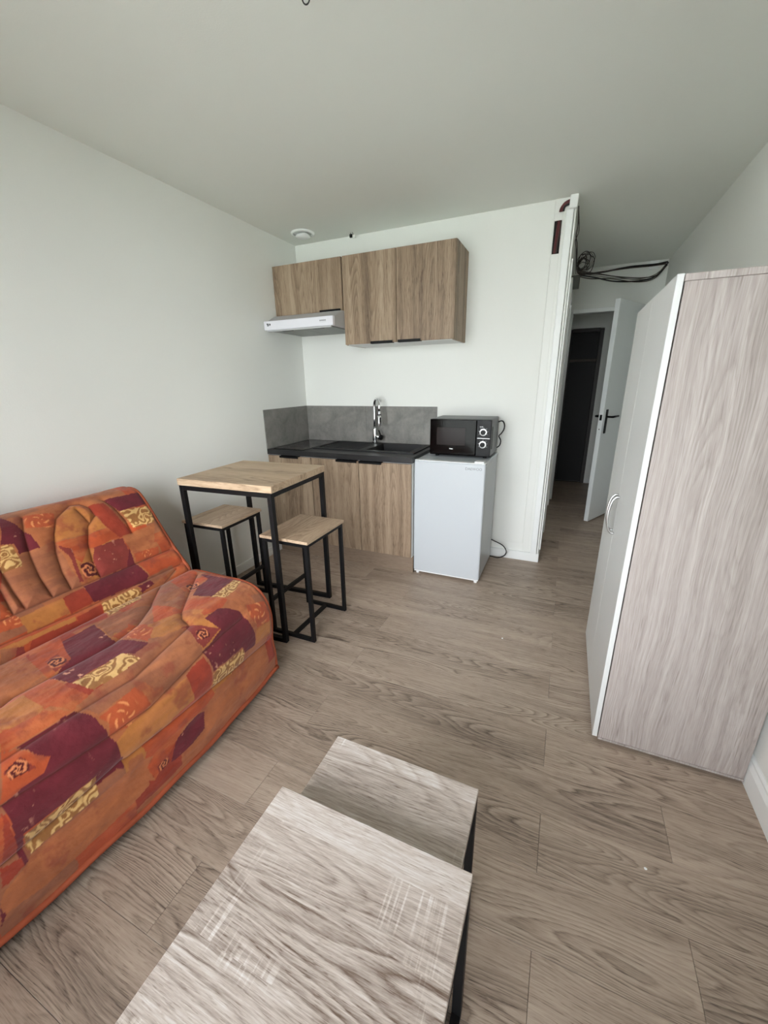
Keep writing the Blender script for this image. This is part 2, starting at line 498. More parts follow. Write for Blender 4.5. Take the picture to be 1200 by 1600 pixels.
# lobby wall with the dark doorway
struct(boxes('wall_lobby', [(XC, 2.03, YB, YB + 0.1, -0.01, H), (2.03, 2.42, YB, YB + 0.1, 1.93, H), (2.42, XR, YB, YB + 0.1, -0.01, H)], M_WALL))
struct(box('lobby_light_block', 1.92, XR + 0.1, YB + 0.1005, YB + 0.15, -0.01, H, M_WALL))  # added unseen backing, keeps outside light from leaking in around the doorway
d3 = struct(box('dark_doorway_fill', 2.07, 2.375, YB + 0.04, YB + 0.075, 0.005, 1.545, M_NEARBLACK))  # near-black fill painted in place of the unlit room behind the opening
boxes('door_frame', [(2.0295, 2.07, YB - 0.012, YB + 0.08, 0, 1.92), (2.375, 2.4205, YB - 0.012, YB + 0.08, 0, 1.92), (2.07, 2.375, YB - 0.012, YB + 0.08, 1.885, 1.9305)], M_DKBROWN, d3, 0.003, d3.location)
boxes('transom_bar', [(2.07, 2.375, YB + 0.0, YB + 0.06, 1.545, 1.575)], M_BROWNFRAME, d3, 0.003, d3.location)
boxes('dark_transom_fill', [(2.07, 2.375, YB + 0.045, YB + 0.06, 1.575, 1.885)], M_NEARBLACK, d3, 0.0, d3.location)  # same painted darkness in the opening above the bar

# open white hall door, hinged at the right of the end doorway
hinge = Vector((2.76, YE - 0.02, 0))
free = Vector((2.395, 1.125, 0))
dl = (free - hinge).length
ang = math.atan2(free.y - hinge.y, free.x - hinge.x)
d1 = bpy.data.objects.new('door_1', None); COL.objects.link(d1); struct(d1)
d1.location = hinge; d1.rotation_euler = (0, 0, ang)
# local x runs from the hinge to the free edge; local +y faces the passage
boxes('leaf', [(0.0, dl, -0.02, 0.02, 0.012, 1.975)], M_DOORHALL, d1, 0.002)
for sgn in (-1, 1):
    yy = 0.02 * sgn
    pm = boxes('handle_plate', [(dl - 0.078, dl - 0.044, min(yy, yy + 0.008 * sgn), max(yy, yy + 0.008 * sgn), 0.86, 1.075)], M_BLKPL, d1, 0.002)
    hp = [(dl - 0.061, yy + 0.006 * sgn, 1.01), (dl - 0.061, yy + 0.05 * sgn, 1.01), (dl - 0.075, yy + 0.056 * sgn, 1.01), (dl - 0.185, yy + 0.056 * sgn, 1.012)]
    tube('lever', hp, [0.009, 0.009, 0.010, 0.0085], M_BLKPL, d1, 10)
boxes('latch_plate', [(dl - 0.001, dl + 0.001, -0.010, 0.010, 0.98, 1.03)], M_BLKPL, d1)
boxes('keyhole', [(dl - 0.001, dl + 0.001, -0.004, 0.004, 0.895, 0.905)], M_BLKPL, d1)

# skirting boards
def skirting(name, pts, hgt=0.07, d=0.012):
    return struct(boxes(name, [(*p, 0.0, hgt) for p in pts], M_TRIM, bev=0.002))
struct(prism('baseboard_right', [(XR, 0.0), (XR - 0.016, 0.0), (XR - 0.016, 0.075), (XR - 0.012, 0.085), (XR - 0.009, 0.092), (XR - 0.009, 0.100), (XR - 0.004, 0.108), (XR, 0.108)], 'Y', YF, YE - 0.02, M_TRIM))
skirting('baseboard_back', [(1.205, XC + 0.006, -0.018, -0.0001)])
struct(boxes('baseboard_passage', [(XC, XC + 0.011, -0.017, 0.68, 0.0, 0.07), (XC, XC + 0.011, 1.66, YE - 0.013, 0.0, 0.07)], M_TRIM, bev=0.002))
skirting('baseboard_left', [(0.0001, 0.012, YF, -0.53)])
skirting('baseboard_lobby', [(2.42, XR - 0.001, YB - 0.012, YB)], 0.06)

# window wall behind the camera with a two-leaf French window
struct(boxes('wall_front', [(0.0, WIN[0], YF - 0.2, YF, -0.01, H), (WIN[1], XR, YF - 0.2, YF, -0.01, H),
                            (WIN[0], WIN[1], YF - 0.2, YF, -0.01, WIN[2]), (WIN[0], WIN[1], YF - 0.2, YF, WIN[3], H)], M_WALL))
wy0, wy1 = YF - 0.14, YF - 0.09
wmid = (WIN[0] + WIN[1]) / 2
w1 = struct(boxes('window_1', [(WIN[0], WIN[0] + 0.05, wy0, wy1, WIN[2], WIN[3]), (WIN[1] - 0.05, WIN[1], wy0, wy1, WIN[2], WIN[3]),
                               (WIN[0] + 0.05, WIN[1] - 0.05, wy0, wy1, WIN[2], WIN[2] + 0.06), (WIN[0] + 0.05, WIN[1] - 0.05, wy0, wy1, WIN[3] - 0.05, WIN[3])], M_PVC, bev=0.003))
for a, b_ in ((WIN[0] + 0.05, wmid), (wmid, WIN[1] - 0.05)):
    z0, z1 = WIN[2] + 0.06, WIN[3] - 0.05
    boxes('sash', [(a, a + 0.05, wy0 + 0.005, wy1 + 0.012, z0, z1), (b_ - 0.05, b_, wy0 + 0.005, wy1 + 0.012, z0, z1),
                   (a + 0.05, b_ - 0.05, wy0 + 0.005, wy1 + 0.012, z0, z0 + 0.06), (a + 0.05, b_ - 0.05, wy0 + 0.005, wy1 + 0.012, z1 - 0.05, z1)], M_PVC, w1, 0.003)
    boxes('pane', [(a + 0.05, b_ - 0.05, wy0 + 0.022, wy0 + 0.026, z0 + 0.06, z1 - 0.05)], M_PANE, w1)
struct(box('ground_outside', -14, 16, YF - 26, YF - 0.31, -0.3, -0.15, M_GRASS))

# cable trunking and cover strips at the right end of the kitchen wall
boxes('cover_strip', [(1.907, 1.951, -0.003, 0.0, 0.0705, 2.085), (1.951, 1.967, -0.003, 0.0, 0.0705, 2.30), (1.907, 1.951, -0.006, 0.0, 2.262, 2.302)], M_BATTEN, wall_back, 0.001, wall_back.location)
t_ = thing('cable_trunking', (1.99, -0.02, 0.07), 'tall white plastic cable trunking at the corner of the passage', 'trunking')
boxes('channel', [(1.9705, 2.012, -0.026, -0.0005, 0.071, 2.306)], M_TRIM, t_, 0.002, t_.location)
boxes('lid', [(1.9735, 2.009, -0.0295, -0.026, 0.085, 2.300)], M_TRIM, t_, 0.001, t_.location)
boxes('end_cap', [(1.984, 2.030, -0.040, 0.02, 2.3065, 2.3755)], M_TRIM, t_, 0.004, t_.location)
boxes('side_channel', [(2.0145, 2.026, -0.014, 0.012, 0.071, 2.306)], M_BATTEN, t_, 0.002, t_.location)
boxes('side_conduit', [(2.0285, 2.038, -0.004, 0.012, 0.10, 2.05)], M_TRIM, t_, 0.003, t_.location)

# cables in the open slot and the arch above it
sl = thing('slot_cable', (1.93, -0.004, 2.08), 'maroon cables showing in the open slot beside the white trunking', 'cable')
for k, (xo, mt) in enumerate(((1.915, M_CABLE), (1.922, M_CABLERED), (1.929, M_CABLERED), (1.936, M_CABLEBR))):
    pts = catmull([(xo - 1.93 - 0.002, 0.0, 0.007), (xo - 1.93, -0.001, 0.06), (xo - 1.93 + 0.003 + 0.002 * k, -0.001, 0.13), (xo - 1.93 + 0.007, 0.0, 0.181)], 6)
    tube('strand', pts, 0.0042, mt, sl, 8)
boxes('slot_back', [(1.908, 1.950, -0.0015, -0.0008, 2.086, 2.2615)], M_DARKGAP, sl, 0, sl.location)
ar = thing('arched_cable', (1.95, -0.012, 2.30), 'thick maroon cable arching into the top cap of the white trunking', 'cable')
for k in range(3):
    pts = catmull([(-0.016 + 0.009 * k, 0.0, 0.004), (-0.010 + 0.008 * k, -0.002, 0.024), (0.010 + 0.003 * k, -0.004, 0.046 - 0.007 * k), (0.042, -0.006, 0.056 - 0.009 * k)], 7)
    tube('strand', pts, 0.0062, M_CABLERED if k < 2 else M_CABLE, ar, 8)

# ------------------------------------------------------------------ kitchen base
def edge_pull(parent, x0, x1, y, z, down=False):
    """flat black profile handle clipped over the door edge"""
    s = -1 if down else 1
    za, zb = sorted((z, z + 0.004 * s)); zc, zd = sorted((z - 0.012 * s, z + 0.004 * s))
    r = parent.parent.location + parent.location if parent.parent else parent.location
    return boxes('handle', [(x0, x1, y - 0.018, y + 0.014, za, zb), (x0, x1, y - 0.018, y - 0.0155, zc, zd)], M_BLACK, parent, 0.0004, r)

YD = -0.582          # front of the base doors
ZB = 0.822           # underside of the worktop
def base_cabinet(x0, x1, label, doors):
    t = thing('base_cabinet', ((x0 + x1) / 2, -0.29, 0), label, 'cabinet', 'base cabinets of the kitchenette')
    r = t.location
    boxes('body', [(x0, x0 + 0.016, -0.562, -0.012, 0.13, ZB), (x1 - 0.016, x1, -0.562, -0.012, 0.13, ZB), (x0 + 0.016, x1 - 0.016, -0.562, -0.012, 0.13, 0.146),
                   (x0 + 0.016, x1 - 0.016, -0.02, -0.012, 0.146, ZB), (x0 + 0.016, x1 - 0.016, -0.562, -0.48, ZB - 0.016, ZB)], M_CABWHITE, t, 0, r)
    for fx in (x0 + 0.05, x1 - 0.05):
        for fy in (-0.47, -0.06):
            lathe('foot', [(0.018, 0.0), (0.018, 0.13)], M_BLKPL, t, (fx - r[0], fy - r[1], 0), seg=12)
    for (a, b_, ha, hb) in doors:
        d = boxes('door', [(a, b_, YD, YD + 0.018, 0.136, ZB - 0.006)], M_OAK_Z, t, 0.001, r)
        edge_pull(d, ha, hb, YD, ZB - 0.006)
    return t
base_cabinet(0.004, 0.398, 'narrow oak base cabinet in the corner behind the high table', [(0.006, 0.3965, 0.126, 0.295)])
base_cabinet(0.400, 1.1945, 'two-door oak base cabinet under the black sink', [(0.402, 0.797, 0.622, 0.790), (0.800, 1.1935, 0.809, 0.982)])
tag(box('plinth', 0.004, 1.196, -0.536, -0.521, 0.0, 0.128, M_PLINTH, bev=0.001), 'brown plinth board along the floor under the oak base cabinets', 'plinth')

# worktop with the cut-out for the bowl
SX = (0.335, 1.165); SY = (-0.452, -0.045); BX = (0.775, 1.115); BY = (-0.405, -0.085)
wk = boxes('worktop', [(0.001, BX[0], -0.5827, -0.0045, ZB, 0.861), (BX[1], 1.200, -0.5827, -0.0045, ZB, 0.861),
                       (BX[0], BX[1], -0.5827, BY[0], ZB, 0.861), (BX[0], BX[1], BY[1], -0.0045, ZB, 0.861)], M_TOP, None, 0.0)
tag(wk, 'black worktop slab over the oak base cabinets', 'worktop')
hb = thing('hob', (0.2, -0.31, 0.861), 'flat black glass hob set in the left end of the worktop', 'hob')
boxes('glass_plate', [(0.040, 0.318, -0.548, -0.068, 0.8612, 0.866)], M_GLASSBLK, hb, 0.0015, hb.location)
for cy, rr in ((-0.42, 0.075), (-0.19, 0.095)):
    tube('cooking_zone', [(0.179 - 0.2 + rr * math.cos(a * math.pi / 24), cy + 0.31 + rr * math.sin(a * math.pi / 24), 0.0051) for a in range(48)], 0.0007, M_HOBMARK, hb, 4, True)

sk = thing('sink', ((SX[0] + SX[1]) / 2, -0.25, 0.861), 'black resin sink with drainer set into the worktop', 'sink')
r = sk.location
bm = bmesh.new()
z0, z1 = 0.8612, 0.869
for q in ((SX[0], SX[1], SY[0], BY[0] - 0.0), (SX[0], SX[1], BY[1], SY[1]), (BX[1], SX[1], BY[0], BY[1]), (BX[0] - 0.045, BX[0], BY[0], BY[1]), (SX[0], SX[0] + 0.025, BY[0], BY[1])):
    bm_box(bm, q[0] - r[0], q[1] - r[0], q[2] - r[1], q[3] - r[1], z0 - r[2], z1 - r[2])
done('rim', bm, M_SINK, sk)
bm = bmesh.new()   # bowl: sloped walls and floor, with wall thickness
def bowl(bm, x0, x1, y0, y1, zt, zb, ins):
    T = [(x0, y0, zt), (x1, y0, zt), (x1, y1, zt), (x0, y1, zt)]
    Bt = [(x0 + ins, y0 + ins, zb), (x1 - ins, y0 + ins, zb), (x1 - ins, y1 - ins, zb), (x0 + ins, y1 - ins, zb)]
    t = [bm.verts.new((p[0] - r[0], p[1] - r[1], p[2] - r[2])) for p in T]
    b_ = [bm.verts.new((p[0] - r[0], p[1] - r[1], p[2] - r[2])) for p in Bt]
    for k in range(4): bm.faces.new((t[k], t[(k + 1) % 4], b_[(k + 1) % 4], b_[k]))
    bm.faces.new(b_)
    return t
ti = bowl(bm, BX[0] + 0.001, BX[1] - 0.001, BY[0] + 0.001, BY[1] - 0.001, 0.868, 0.69, 0.02)
to = bowl(bm, BX[0] + 0.0005, BX[1] - 0.0005, BY[0] + 0.0005, BY[1] - 0.0005, 0.868, 0.684, 0.014)
for k in range(4): bm.faces.new((ti[k], ti[(k + 1) % 4], to[(k + 1) % 4], to[k]))
done('bowl', bm, M_SINK, sk)
boxes('drainer', [(SX[0] + 0.025, BX[0] - 0.045, BY[0], BY[1], 0.8612, 0.8645)] +
      [(SX[0] + 0.05, BX[0] - 0.07, BY[0] + 0.03 + 0.036 * k, BY[0] + 0.042 + 0.036 * k, 0.8645, 0.8672) for k in range(8)], M_SINK, sk, 0.0, r)
lathe('strainer', [(0.04, 0.0), (0.042, 0.002), (0.03, 0.003), (0.012, 0.001)], M_STEEL, sk, (0.945 - r[0], -0.245 - r[1], 0.6905 - r[2]), seg=24)

# mixer tap
tp = thing('mixer_tap', (0.69, -0.066, 0.869), 'chrome pull-down mixer tap with black lever behind the sink', 'tap')
lathe('base', [(0.026, 0.0), (0.026, 0.012), (0.020, 0.016), (0.020, 0.115), (0.016, 0.12)], M_CHROME, tp, seg=24, smooth=False)
dx, dy = 0.72, -0.694
R_ = 0.054
pts = [(0, 0, 0.11), (0, 0, 0.20), (0, 0, 0.285)]
for k in range(1, 15):
    a = math.pi * k / 14
    pts.append((dx * R_ * (1 - math.cos(a)), dy * R_ * (1 - math.cos(a)), 0.285 + R_ * 1.2 * math.sin(a)))
pts.append((dx * 2 * R_, dy * 2 * R_, 0.255))
tube('spout', pts, 0.0105, M_CHROME, tp, 14)
hx, hy = dx * 2 * R_, dy * 2 * R_
lathe('spray_head', [(0.0125, 0.255), (0.0135, 0.235), (0.0125, 0.23), (0.0165, 0.215), (0.0175, 0.165), (0.0165, 0.145)], M_CHROME, tp, (hx, hy, 0), seg=20)
lathe('black_ring', [(0.0142, 0.236), (0.0142, 0.228)], M_BLKPL, tp, (hx, hy, 0), seg=20)
boxes('spray_button', [(hx - 0.004 + dx * 0.0165, hx + 0.004 + dx * 0.0165, hy + dy * 0.0165 - 0.004, hy + dy * 0.0165 + 0.004, 0.175, 0.21)], M_BLKPL, tp, 0.001)
tube('valve_arm', [(0.0, 0, 0.055), (0.05, -0.012, 0.048)], [0.017, 0.016], M_CHROME, tp, 16)
tube('valve_cap', [(0.05, -0.012, 0.048), (0.066, -0.016, 0.0455)], [0.021, 0.021], M_BLKPL, tp, 16)
tube('lever', [(0.056, -0.014, 0.060), (0.050, -0.014, 0.085), (0.043, -0.014, 0.105)], [0.005, 0.0055, 0.006], M_BLKPL, tp, 10)

# splashback panels
tag(box('splashback_panel', 0.0005, 0.008, -0.5851, -0.0042, 0.8615, 1.1571, M_CONC, bev=0.0008), 'grey concrete-look splashback panel on the left wall beside the hob', 'splashback', 'splashback panels')
tag(box('splashback_panel', 0.0085, 0.5875, -0.012, -0.0042, 0.8615, 1.1571, M_CONC, bev=0.0008), 'grey concrete-look splashback panel on the back wall left of the tap', 'splashback', 'splashback panels')
tag(box('splashback_panel', 0.5885, 1.1962, -0.012, -0.0042, 0.8615, 1.1571, M_CONC, bev=0.0008), 'grey concrete-look splashback panel behind the sink and the tap', 'splashback', 'splashback panels')

# ------------------------------------------------------------------ wall cabinets and hood
YU = -0.322
def wall_cabinet(x0, x1, z0, z1, label, doors, zd):
    t = thing('wall_cabinet', ((x0 + x1) / 2, -0.16, z0), label, 'cabinet', 'wall cabinets over the kitchenette')
    r = t.location
    boxes('side_panel', [(x0, x0 + 0.016, YU + 0.02, -0.0045, z0, z1)], M_OAK_Z, t, 0.0008, r)
    boxes('side_panel', [(x1 - 0.016, x1, YU + 0.02, -0.0045, z0, z1)], M_OAK_Z, t, 0.0008, r)
    boxes('top_panel', [(x0 + 0.016, x1 - 0.016, YU + 0.02, -0.0045, z1 - 0.016, z1)], M_CABWHITE, t, 0, r)
    boxes('bottom_panel', [(x0 + 0.016, x1 - 0.016, YU + 0.02, -0.0045, z0, z0 + 0.016)], M_CABWHITE, t, 0, r)
    boxes('back_panel', [(x0 + 0.016, x1 - 0.016, -0.012, -0.0045, z0 + 0.016, z1 - 0.016)], M_CABWHITE, t, 0, r)
    for (a, b_, ha, hb_) in doors:
        d = boxes('door', [(a, b_, YU, YU + 0.018, zd, z1 - 0.001)], M_OAK_Z, t, 0.001, r)
        edge_pull(d, ha, hb_, YU, zd, True)
    return t
wall_cabinet(0.003, 0.583, 1.828, 2.1625, 'small oak wall cabinet above the white extractor hood', [(0.004, 0.5805, 0.402, 0.573)], 1.828)
wall_cabinet(0.592, 1.388, 1.600, 2.1625, 'tall two-door oak wall cabinet to the right of the extractor hood', [(0.593, 0.988, 0.800, 0.966), (0.991, 1.387, 1.004, 1.166)], 1.603)

for nm, xs_, ys_, za, zb in (('wall_cabinet.001', 0.9895, YU + 0.0185, 1.618, 2.145), ('base_cabinet.001', 0.7985, YD + 0.0185, 0.15, 0.80)):
    t = bpy.data.objects[nm]
    boxes('gap_shade_strip', [(xs_ - 0.006, xs_ + 0.006, ys_, ys_ + 0.001, za, zb)], M_DARKGAP, t, 0, t.location)  # black strip behind the door gap, painted shade for the seam line

hd = thing('extractor_hood', (0.30, -0.24, 1.712), 'slim white extractor hood under the small oak wall cabinet', 'extractor hood')
r = hd.location
hx0, hx1 = 0.006, 0.589
prism('housing', [(-0.452, 1.718), (-0.452, 1.776), (-0.345, 1.8265), (-0.006, 1.8265), (-0.006, 1.718)], 'X', hx0, hx1, M_HOODGREY, hd, r, 0.001)
boxes('front_panel', [(hx0, hx1, -0.478, -0.4525, 1.718, 1.778)], M_HOOD, hd, 0.002, r)
boxes('slide_rail', [(hx0 + 0.02, hx1 - 0.02, -0.470, -0.455, 1.708, 1.7178)], M_HOODGREY, hd, 0.001, r)
for a, b_ in ((hx0 + 0.03, 0.295), (0.300, hx1 - 0.03)):
    f = boxes('grease_filter', [(a, b_, -0.435, -0.03, 1.7125, 1.7178)], M_FILTER, hd, 0.001, r)
    boxes('filter_catch', [(a + 0.09, a + 0.175, -0.425, -0.405, 1.7105, 1.7127)], M_BLKPL, f, 0, r)
for k in range(5):
    boxes('button', [(0.485 + 0.0105 * k, 0.491 + 0.0105 * k, -0.4805, -0.4785, 1.7485, 1.7565)], M_GREYTXT, hd, 0.0005, r)
for k in range(5):
    boxes('button_mark', [(0.4865 + 0.0105 * k, 0.4895 + 0.0105 * k, -0.4788, -0.4782, 1.7415, 1.7432)], M_GREYTXT, hd, 0, r)
boxes('logo', [(0.034, 0.050, -0.4789, -0.4781, 1.7445, 1.7615), (0.030, 0.036, -0.4789, -0.4781, 1.7575, 1.7625)], M_BLKPL, hd, 0.0002, r)
boxes('logo_hole', [(0.040, 0.0455, -0.4795, -0.479, 1.7535, 1.7565), (0.040, 0.044, -0.4795, -0.479, 1.7475, 1.7505)], M_HOOD, hd, 0, r)
prism('logo_diamond', [(0.054, 1.754), (0.060, 1.7635), (0.066, 1.754), (0.060, 1.7445)], 'Y', -0.4789, -0.4781, M_BLKPL, hd, r)

# ------------------------------------------------------------------ fridge
fx0, fx1, fyf, fyb, fz = 1.2008, 1.676, -0.5377, -0.055, 0.840
fr = thing('fridge', ((fx0 + fx1) / 2, -0.30, 0), 'small white undercounter fridge beside the oak base cabinets', 'fridge')
r = fr.location
boxes('cabinet_body', [(fx0 + 0.002, fx1 - 0.002, fyf + 0.052, fyb, 0.02, fz - 0.022)], M_FRIDGE, fr, 0.004, r)
boxes('top_slab', [(fx0, fx1, fyf + 0.05, fyb, fz - 0.0215, fz)], M_FRIDGE, fr, 0.004, r)
boxes('door_seal', [(fx0 + 0.008, fx1 - 0.008, fyf + 0.044, fyf + 0.0515, 0.035, fz - 0.03)], M_GREYTXT, fr, 0, r)
dr = boxes('door', [(fx0, fx1, fyf, fyf + 0.043, 0.028, fz - 0.002)], M_FRIDGE, fr, 0.006, r)
boxes('top_trim', [(fx0 + 0.002, fx1 - 0.002, fyf + 0.001, fyf + 0.047, fz - 0.0015, fz + 0.003)], M_WHITE, fr, 0.001, r)
boxes('bottom_trim', [(fx0 + 0.004, fx1 - 0.004, fyf + 0.004, fyf + 0.04, 0.019, 0.0275)], M_WHITE, fr, 0.001, r)
boxes('hinge_cover', [(fx1 - 0.075, fx1 - 0.012, fyf + 0.012, fyf + 0.062, fz + 0.003, fz + 0.012)], M_WHITE, fr, 0.003, r)
for q in ((fx0 + 0.025, fyf + 0.025), (fx1 - 0.025, fyf + 0.025), (fx0 + 0.04, fyb - 0.05), (fx1 - 0.04, fyb - 0.05)):
    lathe('foot', [(0.012, 0.0), (0.012, 0.02)], M_WHITE, fr, (q[0] - r[0], q[1] - r[1], 0), seg=12)
lettering('lettering', 'DAEWOO', 0.0235, M_GREYTXT, fr, (1.602 - r[0], fyf - 0.0004 - r[1], 0.8045 - r[2]), (math.radians(90), 0, 0))
# fridge cable looping out onto the floor
pts = catmull([(1.655, -0.035, 0.150), (1.70, -0.05, 0.142), (1.765, -0.06, 0.118), (1.795, -0.062, 0.075), (1.782, -0.060, 0.035), (1.735, -0.055, 0.008), (1.69, -0.045, 0.006), (1.64, -0.035, 0.006)], 8)
tag(tube('power_cable', pts, 0.0042, M_CABLE, None, 8), 'black power cable looping out behind the white fridge', 'cable')

# ------------------------------------------------------------------ microwave
mx0, mx1, myf, myb, mz0, mz1 = 1.253, 1.668, -0.362, -0.060, 0.8525, 1.100
mw = thing('microwave', ((mx0 + mx1) / 2, -0.2, fz), 'black microwave with two round knobs on top of the fridge', 'microwave')
r = mw.location
xd = 1.571
boxes('case', [(mx0 + 0.002, mx1 - 0.001, myf + 0.030, myb, mz0 + 0.002, mz1 - 0.001)], M_MICRO, mw, 0.004, r)
boxes('door', [(mx0, xd, myf, myf + 0.029, mz0 + 0.004, mz1 - 0.003)], M_MICROGL, mw, 0.003, r)
boxes('door_window', [(1.302, 1.500, myf - 0.0008, myf + 0.0001, 0.925, 1.043)], M_MICROWIN, mw, 0, r)
boxes('control_panel', [(xd + 0.002, mx1, myf, myf + 0.029, mz0 + 0.004, mz1 - 0.003)], M_BLKPL, mw, 0.003, r)
for zz in (1.019, 0.938):
    k_ = lathe('knob', [(0.0245, 0.0), (0.0245, -0.006), (0.022, -0.008), (0.0165, -0.0085)], M_SILVER, mw, (1.619 - r[0], myf - r[1], zz - r[2]), 'Y', 28)
    lathe('knob_grip', [(0.0165, -0.008), (0.0155, -0.021), (0.011, -0.022)], M_BLKPL, k_, (1.619 - r[0], myf - r[1], zz - r[2]), 'Y', 24)
    for a in range(7):
        t = math.radians(-30 + 40 * a)
        cx, cz = 1.619 + 0.030 * math.cos(t), zz + 0.030 * math.sin(t)
        boxes('dial_mark', [(cx - 0.0012, cx + 0.0012, myf - 0.0005, myf + 0.0001, cz - 0.0012, cz + 0.0012)], M_WHITETXT, mw, 0, r)
boxes('silver_line', [(xd + 0.008, mx1 - 0.006, myf - 0.0006, myf + 0.0001, 0.9765, 0.9795)], M_SILVER, mw, 0, r)
for q in ((1.594, 1.600, 1.051, 1.055), (1.603, 1.615, 1.051, 1.055), (1.592, 1.598, 1.022, 1.025)):
    boxes('dial_print', [(q[0], q[1], myf - 0.0005, myf + 0.0001, q[2], q[3])], M_WHITETXT, mw, 0, r)
boxes('brand_mark', [(1.3925 + 0.0065 * k, 1.398 + 0.0065 * k, myf - 0.0005, myf + 0.0001, 0.8975 - 0.0005 * k, 0.9045 - 0.0007 * k) for k in range(4)], M_WHITETXT, mw, 0, r)
boxes('side_vent', [(mx1 - 0.0012, mx1 + 0.0002, myf + 0.05 + 0.012 * k, myf + 0.056 + 0.012 * k, 0.90, 1.05) for k in range(3)], M_BLKPL, mw, 0, r)
for q in ((mx0 + 0.04, myf + 0.05), (mx1 - 0.04, myf + 0.05), (mx0 + 0.04, myb - 0.04), (mx1 - 0.04, myb - 0.04)):
    lathe('foot', [(0.012, 0.0005), (0.012, 0.014)], M_BLKPL, mw, (q[0] - r[0], q[1] - r[1], 0), seg=12)
pts = catmull([(1.655, -0.045, 1.055), (1.690, -0.042, 1.065), (1.706, -0.038, 1.040), (1.704, -0.034, 1.005), (1.688, -0.030, 0.975), (1.672, -0.028, 0.955), (1.686, -0.026, 0.925), (1.682, -0.024, 0.89), (1.660, -0.022, 0.87), (1.62, -0.022, 0.862)], 8)
tag(tube('power_cable', pts, 0.0042, M_CABLE, None, 8), 'black power cable looping beside the back of the microwave', 'cable')

# ------------------------------------------------------------------ high table and stools
def loop_frame(root, x0, x1, y, z, s, far):
    """black square-tube loop: two legs, bottom bar and top bar, all named"""
    h_ = s / 2
    for x in (x0, x1):
        boxes('leg', [(x - h_, x + h_, y - h_, y + h_, 0.0, z)], M_BLACK, root, 0.001)
    boxes('floor_bar', [(x0 + h_, x1 - h_, y - h_, y + h_, 0.0, s)], M_BLACK, root, 0.001)
    boxes('top_bar', [(x0 + h_, x1 - h_, y - h_, y + h_, z - s, z)], M_BLACK, root, 0.001)
def side_bar(root, x, y0, y1, z0, z1, s, name):
    boxes(name, [(x - s / 2, x + s / 2, y0, y1, z0, z1)], M_BLACK, root, 0.001)

tb = thing('high_table', (0.5475, -1.348, 0), 'square high table with oak top and black steel frame next to the sofa', 'table', rz=math.radians(3.3))
TW, TD, TH, TT, SQ = 0.590, 0.530, 0.880, 0.036, 0.025
boxes('tabletop', [(-TW / 2, TW / 2, -TD / 2, TD / 2, TH - TT, TH)], M_OAK_X, tb, 0.0015)
for y in (-TD / 2 + SQ / 2 + 0.002, TD / 2 - SQ / 2 - 0.002):
    loop_frame(tb, -TW / 2 + SQ / 2 + 0.006, TW / 2 - SQ / 2 - 0.006, y, TH - TT, SQ, 0)
for x in (-TW / 2 + SQ / 2 + 0.006, TW / 2 - SQ / 2 - 0.006):
    side_bar(tb, x, -TD / 2 + SQ + 0.002, TD / 2 - SQ - 0.002, TH - TT - SQ, TH - TT, SQ, 'side_rail')

def stool(cx, cy, w, d, hgt, label, rz, side):
    t = thing('stool', (cx, cy, 0), label, 'stool', 'backless stools at the high table', rz)
    tt, s = 0.016, 0.020
    boxes('seat', [(-w / 2, w / 2, -d / 2, d / 2, hgt - tt, hgt)], M_OAK_Y, t, 0.0015)
    for y in (-d / 2 + s / 2 + 0.006, d / 2 - s / 2 - 0.006):
        loop_frame(t, -w / 2 + s / 2 + 0.008, w / 2 - s / 2 - 0.008, y, hgt - tt, s, 0)
    for x in (-w / 2 + s / 2 + 0.008, w / 2 - s / 2 - 0.008):
        side_bar(t, x, -d / 2 + s + 0.006, d / 2 - s - 0.006, hgt - tt - s, hgt - tt, s, 'side_rail')
    side_bar(t, 0, -d / 2 + s + 0.006, d / 2 - s - 0.006, 0.0, s, s, 'floor_stretcher')
    side_bar(t, side * (w / 2 - s / 2 - 0.008), -d / 2 + s + 0.006, d / 2 - s - 0.006, 0.190, 0.190 + s, s, 'footrest')
    return t
stool(0.848, -1.353, 0.300, 0.372, 0.592, 'oak-topped stool pulled out from the high table towards the fridge', 0.0, -1)
stool(0.255, -1.345, 0.300, 0.345, 0.592, 'oak-topped stool standing against the left wall under the high table', math.radians(2), 1)

# ------------------------------------------------------------------ wardrobe
wx, wy0_, wy1_, wz = 2.333, -1.634, -0.909, 1.606
wd = thing('wardrobe', (2.58, (wy0_ + wy1_) / 2, 0), 'tall wardrobe with pale wood-grain side and white doors by the right wall', 'wardrobe')
r = wd.location
xb = XR - 0.018
boxes('side_panel', [(wx + 0.021, xb, wy0_ + 0.002, wy0_ + 0.018, 0.022, wz - 0.019)], M_WARD, wd, 0.0008, r)
boxes('side_panel', [(wx + 0.021, xb, wy1_ - 0.018, wy1_ - 0.002, 0.022, wz - 0.019)], M_WARD, wd, 0.0008, r)
boxes('top_panel', [(wx + 0.019, xb, wy0_, wy1_, wz - 0.0185, wz - 0.001)], M_WARD, wd, 0.0008, r)
boxes('bottom_panel', [(wx + 0.021, xb, wy0_, wy1_, 0.012, 0.0215)], M_WARD, wd, 0.0008, r)
boxes('back_panel', [(xb - 0.004, xb, wy0_ + 0.0185, wy1_ - 0.0185, 0.022, wz - 0.019)], M_WARD, wd, 0, r)
for q in ((wx + 0.05, wy0_ + 0.04), (xb - 0.05, wy0_ + 0.04), (wx + 0.05, wy1_ - 0.04), (xb - 0.05, wy1_ - 0.04)):
    lathe('foot', [(0.015, 0.0), (0.015, 0.012)], M_BLKPL, wd, (q[0] - r[0], q[1] - r[1], 0), seg=12)
ymid = (wy0_ + wy1_) / 2
